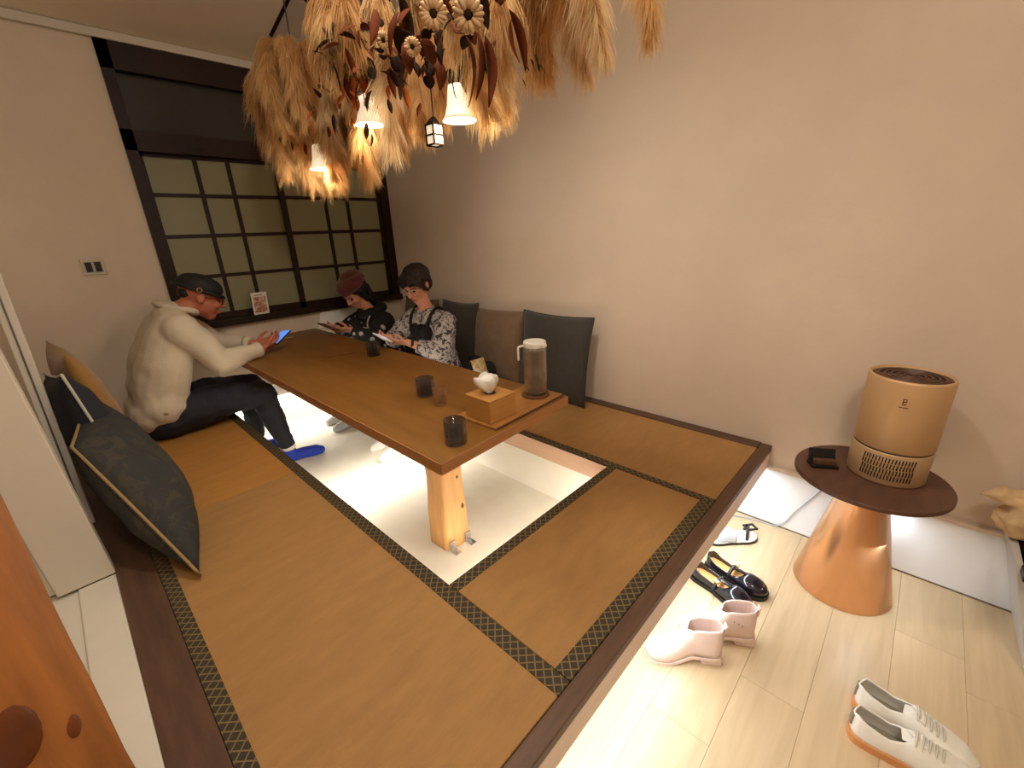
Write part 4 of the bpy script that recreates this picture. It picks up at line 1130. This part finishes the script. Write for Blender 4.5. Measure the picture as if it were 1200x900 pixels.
# ---------------------------------------------------------------- hanging lamps in dried flowers
def lamp_shade(label, loc, k=1.0):
    t = thing('pendant_lamp', label, 'lamp', loc, 0, 'pendant lamps in the dried flowers')
    pro = [(.026, .098), (.030, .096), (.034, .070), (.038, .040), (.046, .014), (.055, .0), (.053, .0), (.044, .014), (.036, .040), (.032, .070), (.026, .094)]
    part('shade', mesh_from_bm(lathe([(r * k, z * k) for r, z in pro], 40, cap0=False, cap1=False), 'shade', True), M_shade, t)
    part('holder', mesh_from_bm(lathe([(.014 * k, .09 * k), (.026 * k, .095 * k), (.024 * k, .115 * k), (.010 * k, .13 * k)], 20), 'holder', True), M_dleaf, t)
    bm = bmesh.new(); ball(bm, (0, 0, .052 * k), (.017 * k, .017 * k, .024 * k)); part('bulb', mesh_from_bm(bm, 'bulb', True), M_bulb, t)
    part('cord', tube([(0, 0, .128 * k), (0, 0, .36)], .003, 6), M_black, t)
    d = bpy.data.lights.new('lamp_light', 'POINT'); d.energy = 3.6; d.color = (1, .88, .70); d.shadow_soft_size = .03
    lo = bpy.data.objects.new('lamp_light', d); col.objects.link(lo); lo.location = V(loc) + V((0, 0, -.025))
lamp_shade('opal bell-shaped lamp lowest left, in front of the window', (1.0, 2.10, 1.30))
lamp_shade('opal bell-shaped lamp in the middle, against the corner of the room', (1.0, 1.655, 1.40))
lamp_shade('opal bell-shaped lamp on the right, in front of the plain wall', (1.0, 1.14, 1.325), .95)
lt = thing('lantern', 'small lit box lantern with dark bars hanging among dried flowers', 'lantern', (1.0, 1.268, 1.275))
a = .019
part('pane', box(-a, a, -a, a, .004, .058), M_shade, lt)
for x in (-a, a):
    for y_ in (-a, a): part('bar', box(x - .0025, x + .0025, y_ - .0025, y_ + .0025, 0, .062), M_dleaf, lt)
for z in (.0, .028, .058):
    part('rail', join(box(-a - .003, a + .003, -a - .003, -a + .001, z, z + .005), box(-a - .003, a + .003, a - .001, a + .003, z, z + .005), box(-a - .003, -a + .001, -a, a, z, z + .005), box(a - .001, a + .003, -a, a, z, z + .005)), M_dleaf, lt)
part('roof', lathe([(.030, .062), (.012, .080), (.004, .084)], 4), M_dleaf, lt)
part('cord', tube([(0, 0, .08), (0, 0, .30)], .002, 6), M_black, lt)

fa = thing('dried_flower_arrangement', 'large hanging arrangement of dried pampas grass, leaves and flowers', 'dried flowers', (1.0, 1.6, 1.6))
OFF = V((1.0, 1.6, 1.6))
part('branch', mesh_from_bm(tube(spline([V(p) - OFF for p in ((1.0, 2.55, 1.80), (1.02, 2.1, 1.74), (.98, 1.6, 1.68), (1.0, 1.1, 1.62), (.98, .55, 1.58))]), [.012] * 25, 8), 'branch', True), M_dleaf, fa)
for p in ((1.0, 2.2, 1.75), (1.0, 1.605, 1.68), (1.0, .9, 1.60)):
    part('hanging_cord', tube([V(p) - OFF, V((p[0], p[1], ceil_z(p[1]))) - OFF], .003, 6), M_black, fa)
def plume_mesh(seed, kind, L, fluff, n=3400):
    """one pampas head: a stem that leaves along +x and droops, with long fine floss hanging from it"""
    rnd = random.Random(seed); verts = []; faces = []
    if kind == 'hang': st = [(0, 0, 0), (.05, 0, .015), (.085, .005, -.04), (.095, .01, -.04 - .35 * L), (.090, rnd.uniform(-.03, .03), -.04 - .75 * L), (.080, rnd.uniform(-.04, .04), -.04 - L)]
    else: st = [(0, 0, 0), (.25 * L, 0, .02), (.55 * L, 0, .01), (.80 * L, rnd.uniform(-.03, .03), -.05), (.93 * L, rnd.uniform(-.04, .04), -.13), (.96 * L, rnd.uniform(-.04, .04), -.20)]
    stem = spline([V(p) for p in st], 6); m_ = len(stem) - 1
    def ribbon(pts, wd):
        i0 = len(verts); side = (pts[-1] - pts[0]).cross(V((rnd.uniform(-1, 1), rnd.uniform(-1, 1), rnd.uniform(-1, 1)))); side = side.normalized() * wd if side.length > 1e-9 else V((wd, 0, 0))
        for p in pts[:-1]: verts.append(p - side); verts.append(p + side)
        verts.append(pts[-1]); q = len(pts) - 1
        for k in range(q - 1): faces.append((i0 + 2 * k, i0 + 2 * k + 1, i0 + 2 * k + 3, i0 + 2 * k + 2))
        faces.append((i0 + 2 * q - 2, i0 + 2 * q - 1, i0 + 2 * q))
    for k in range(m_): ribbon([stem[k], stem[k].lerp(stem[k + 1], .5), stem[k + 1]], .0014)
    tufts = 90
    for g in range(tufts):       # floss grows in tufts, so the outline is feathery
        t0 = .06 + .94 * (g + rnd.random()) / tufts
        og = V((rnd.gauss(0, 1), rnd.gauss(0, 1), rnd.gauss(0, .6))); lg_ = rnd.uniform(.55, 1.25)
        for i in range(n // tufts):
            t = min(1, max(0, t0 + rnd.gauss(0, .025))); f = t * m_; k = min(int(f), m_ - 1); p = stem[k].lerp(stem[k + 1], f - k)
            d = (stem[k + 1] - stem[k]).normalized()
            o = og + V((rnd.gauss(0, .33), rnd.gauss(0, .33), rnd.gauss(0, .25))); o = (o - d * o.dot(d)).normalized()
            env = (math.sin(PI * min(1, .10 + t * .80)) ** .7)
            l = fluff * lg_ * (.35 + .75 * env) * rnd.uniform(.4, 1.15)
            a = p + (o * .75 * env + d * .55).normalized() * l * .45
            b = a + (o * .42 + d * .25 + V((0, 0, -.65))).normalized() * l * .5
            c = b + (o * .22 + V((rnd.uniform(-.25, .25), rnd.uniform(-.25, .25), -.9))).normalized() * l * .45
            ribbon([p, a, b, c], .00065)
    me = bpy.data.meshes.new('plume'); me.from_pydata(verts, [], faces); me.update(); return me
PL = {'hang': [], 'arch': []}
for kd, LL in (('hang', .16), ('hang', .24), ('hang', .31), ('arch', .34), ('arch', .42)):
    base = plume_mesh(int(LL * 100), kd, LL, .078 if kd == 'hang' else .062)
    for mt in (M_pampas, M_pampas2, M_pale):
        me = base.copy(); me.materials.append(mt); PL[kd].append(me)
def put_plume(p, yaw, kind, size, shade_=None, roll=0):
    k = size * 3 + (random.choice((0, 0, 1, 2)) if shade_ is None else shade_)
    o = bpy.data.objects.new('pampas_plume', PL[kind][k]); link(o, fa)
    o.location = V(p) - OFF; o.rotation_euler = (roll, random.uniform(-.12, .12), yaw); o.scale = (random.uniform(.85, 1.1),) * 3
rnd = random.Random(5)
# left cluster: a thick curtain of heads in front of the window
for i in range(15):
    put_plume((1.0 + rnd.uniform(-.10, .10), 1.98 + .032 * i + rnd.uniform(-.02, .02), rnd.uniform(1.68, 1.75) + .003 * i), rnd.uniform(-PI, PI), 'hang', rnd.choice((1, 1, 2)))
for i in range(12):
    put_plume((1.0 + rnd.uniform(-.08, .08), 2.14 + .026 * i + rnd.uniform(-.02, .02), rnd.uniform(1.56, 1.64)), rnd.uniform(-PI, PI), 'hang', rnd.choice((0, 1, 1)))
for i in range(7):
    put_plume((1.04 + rnd.uniform(-.06, .06), 2.24 + .028 * i + rnd.uniform(-.02, .02), rnd.uniform(1.48, 1.53)), rnd.uniform(-PI, PI), 'hang', 1, 0)
put_plume((1.06, 2.03, 1.58), 1.0, 'hang', 1, 0); put_plume((1.06, 1.93, 1.56), 2.4, 'hang', 0, 2); put_plume((1.08, 1.98, 1.52), 2.4, 'hang', 1, 0)
# middle, behind the lamps
for i in range(13):
    put_plume((1.13 + rnd.uniform(-.04, .06), 1.12 + .075 * i + rnd.uniform(-.03, .03), rnd.uniform(1.66, 1.74)), rnd.uniform(-PI, PI), 'hang', rnd.choice((0, 1, 1)))
for y_, z in ((1.42, 1.58), (1.50, 1.60), (1.36, 1.57), (1.58, 1.61), (1.46, 1.66), (1.40, 1.67), (1.54, 1.68)):
    put_plume((1.0 + rnd.uniform(-.04, .04), y_, z), rnd.uniform(-PI, PI), 'hang', rnd.choice((0, 1)))
for i in range(6):
    put_plume((.93 + rnd.uniform(-.04, .04), 1.12 + .10 * i, rnd.uniform(1.72, 1.78)), rnd.uniform(-PI, PI), 'hang', 0)
# between the left and the middle lamp
for y_, z, sz in ((1.86, 1.62, 1), (1.80, 1.66, 1), (1.90, 1.55, 1), (1.76, 1.62, 0), (1.84, 1.70, 2)):
    put_plume((1.06 + rnd.uniform(-.04, .04), y_, z), rnd.uniform(-PI, PI), 'hang', sz)
# right of the right lamp
for y_, z, sz in ((.97, 1.62, 1), (.94, 1.65, 1), (.99, 1.56, 0), (.92, 1.60, 0), (1.0, 1.66, 1), (.98, 1.69, 1), (.95, 1.68, 0), (.96, 1.57, 0)):
    put_plume((1.04 + rnd.uniform(-.04, .04), y_, z), rnd.uniform(-PI, PI), 'hang', sz, rnd.choice((0, 0, 2)))
# right: paler heads arching towards the camera side of the room
for y_, z, sz, yw in ((1.05, 1.60, 0, -1.40), (1.02, 1.63, 1, -1.6), (1.00, 1.62, 0, -1.25), (.98, 1.65, 1, -1.45), (1.04, 1.66, 1, -1.55), (.95, 1.62, 0, -1.65)):
    put_plume((1.0 + rnd.uniform(-.04, .05), y_, z), yw, 'arch', sz, rnd.choice((0, 0, 2)))
# leaves
def leaf_mesh(L, W, curl=.2, round_=False):
    bm = bmesh.new(); n = 8; rows = []
    for i in range(n + 1):
        t = i / n; wd = W * (math.sin(PI * t) ** (.5 if round_ else .8)) + .0004
        z = -curl * L * t * t
        rows.append([bm.verts.new((L * t, -wd, z + wd * .25)), bm.verts.new((L * t, 0, z)), bm.verts.new((L * t, wd, z + wd * .25))])
    for A, B in zip(rows, rows[1:]):
        for k in (0, 1): bm.faces.new((A[k], A[k + 1], B[k + 1], B[k]))
    return solidify(bm, .0012, 'leaf')
LV = [leaf_mesh(.075, .018), leaf_mesh(.11, .014, .5), leaf_mesh(.05, .022, .2, True), leaf_mesh(.06, .010, .3)]
leafs = {}
def put_leaf(p, k, mt, yaw, tilt, sc_=1.0, name='dried_leaf'):
    key = (k, mt.name)
    if key not in leafs:
        me = LV[k].copy(); me.materials.append(mt); leafs[key] = me
    o = bpy.data.objects.new(name, leafs[key]); link(o, fa)
    o.location = V(p) - OFF; o.rotation_euler = (rnd.uniform(-.6, .6), tilt, yaw); o.scale = (sc_,) * 3
for i in range(110):   # dark knot of leaves over the middle lamps
    put_leaf((.84 + rnd.uniform(-.08, .08), rnd.gauss(1.10, .17), rnd.uniform(1.42, 1.60)), rnd.choice((0, 1, 2)), rnd.choice((M_dleaf, M_dleaf, M_rleaf)), rnd.uniform(-PI, PI), rnd.uniform(-.2, 1.4), rnd.uniform(.5, 1.0))
for i in range(34):
    put_leaf((.90 + rnd.uniform(-.08, .04), rnd.uniform(1.45, 1.75), rnd.uniform(1.50, 1.68)), rnd.choice((0, 2)), rnd.choice((M_dleaf, M_dleaf, M_rleaf)), rnd.uniform(-PI, PI), rnd.uniform(0, 1.4), rnd.uniform(.8, 1.4))
for i in range(26):
    put_leaf((.92 + rnd.uniform(-.06, .06), rnd.gauss(1.58, .06), rnd.uniform(1.46, 1.56)), 3, M_oleaf, rnd.uniform(-PI, PI), rnd.uniform(.2, 1.4), rnd.uniform(.6, 1.0))
for i in range(26):
    put_leaf((.95 + rnd.uniform(-.05, .05), rnd.uniform(1.0, 2.3), rnd.uniform(1.36, 1.50)), 3, rnd.choice((M_rleaf, M_oleaf, M_dleaf)), rnd.uniform(-PI, PI), rnd.uniform(.5, 1.5), rnd.uniform(.6, 1.0))
for (p, yaw) in (((.80, .87, 1.42), -.6), ((.80, .84, 1.43), -1.2), ((.81, .82, 1.41), -.2)):   # long curved russet leaves by the right lamp
    put_leaf(p, 1, M_rleaf, yaw, 1.15, 1.15)
# eucalyptus sprig sticking up at the left
sp_pts = [V(p) - OFF for p in ((1.0, 2.0, 1.72), (1.0, 2.02, 1.80), (1.0, 1.98, 1.88), (1.0, 2.08, 1.95))]
part('twig', mesh_from_bm(tube(spline(sp_pts), .0028, 6), 'twig', True), M_dleaf, fa)
part('twig', mesh_from_bm(tube(spline([V(p) - OFF for p in ((1.0, 2.02, 1.75), (1.0, 1.92, 1.79), (1.0, 1.83, 1.80))]), .0028, 6), 'twig', True), M_dleaf, fa)
for p, s in (((1.0, 1.93, 1.80), 1.3), ((1.0, 1.86, 1.815), 1.1), ((1.0, 1.83, 1.775), 1.1), ((1.0, 1.90, 1.76), 1.3), ((1.0, 2.08, 1.95), .9), ((1.0, 2.05, 1.92), .8), ((1.0, 1.98, 1.80), .9)):
    put_leaf(p, 2, M_dleaf, rnd.uniform(-2.2, -1.0), rnd.uniform(-.4, .9), s)
# little sprigs on the right
for p in ((.98, .835, 1.405), (.98, .822, 1.412), (.98, .815, 1.395), (.98, .86, 1.40), (.98, .865, 1.37), (.98, .81, 1.39)):
    put_leaf(p, 3, M_dleaf, rnd.uniform(-2, -.5), rnd.uniform(.3, 1.2), rnd.uniform(.35, .5))
# ring-shaped dried flowers
def flower(p, f, r=.036):
    R = frame3(f, (0, 0, 1)); o = V(p) - OFF
    bm = bmesh.new()
    for i in range(18):
        a = 2 * PI * i / 18; c = o + R @ V((r * .64 * math.cos(a), rnd.uniform(-.003, .003), r * .64 * math.sin(a)))
        Rt = R @ Matrix.Rotation(-a, 3, 'Y'); ball(bm, c, (r * .42, r * .26, r * .20), Rt, 8)
    fl_ = part('dried_flower', mesh_from_bm(bm, 'flower', True), M_petal, fa)
    bm = bmesh.new(); ball(bm, o + R @ V((0, .002, 0)), (r * .30, r * .16, r * .30), R, 12)
    part('flower_centre', mesh_from_bm(bm, 'centre', True), M_dleaf, fl_)
flower((.745, .912, 1.460), (-.65, -.6, -.45), .030)
flower((.745, .800, 1.425), (-.65, -.6, -.45), .032)
flower((.76, 1.02, 1.43), (-.6, -.6, -.3), .020)
flower((.80, 1.20, 1.50), (-.7, -.5, -.4), .020)
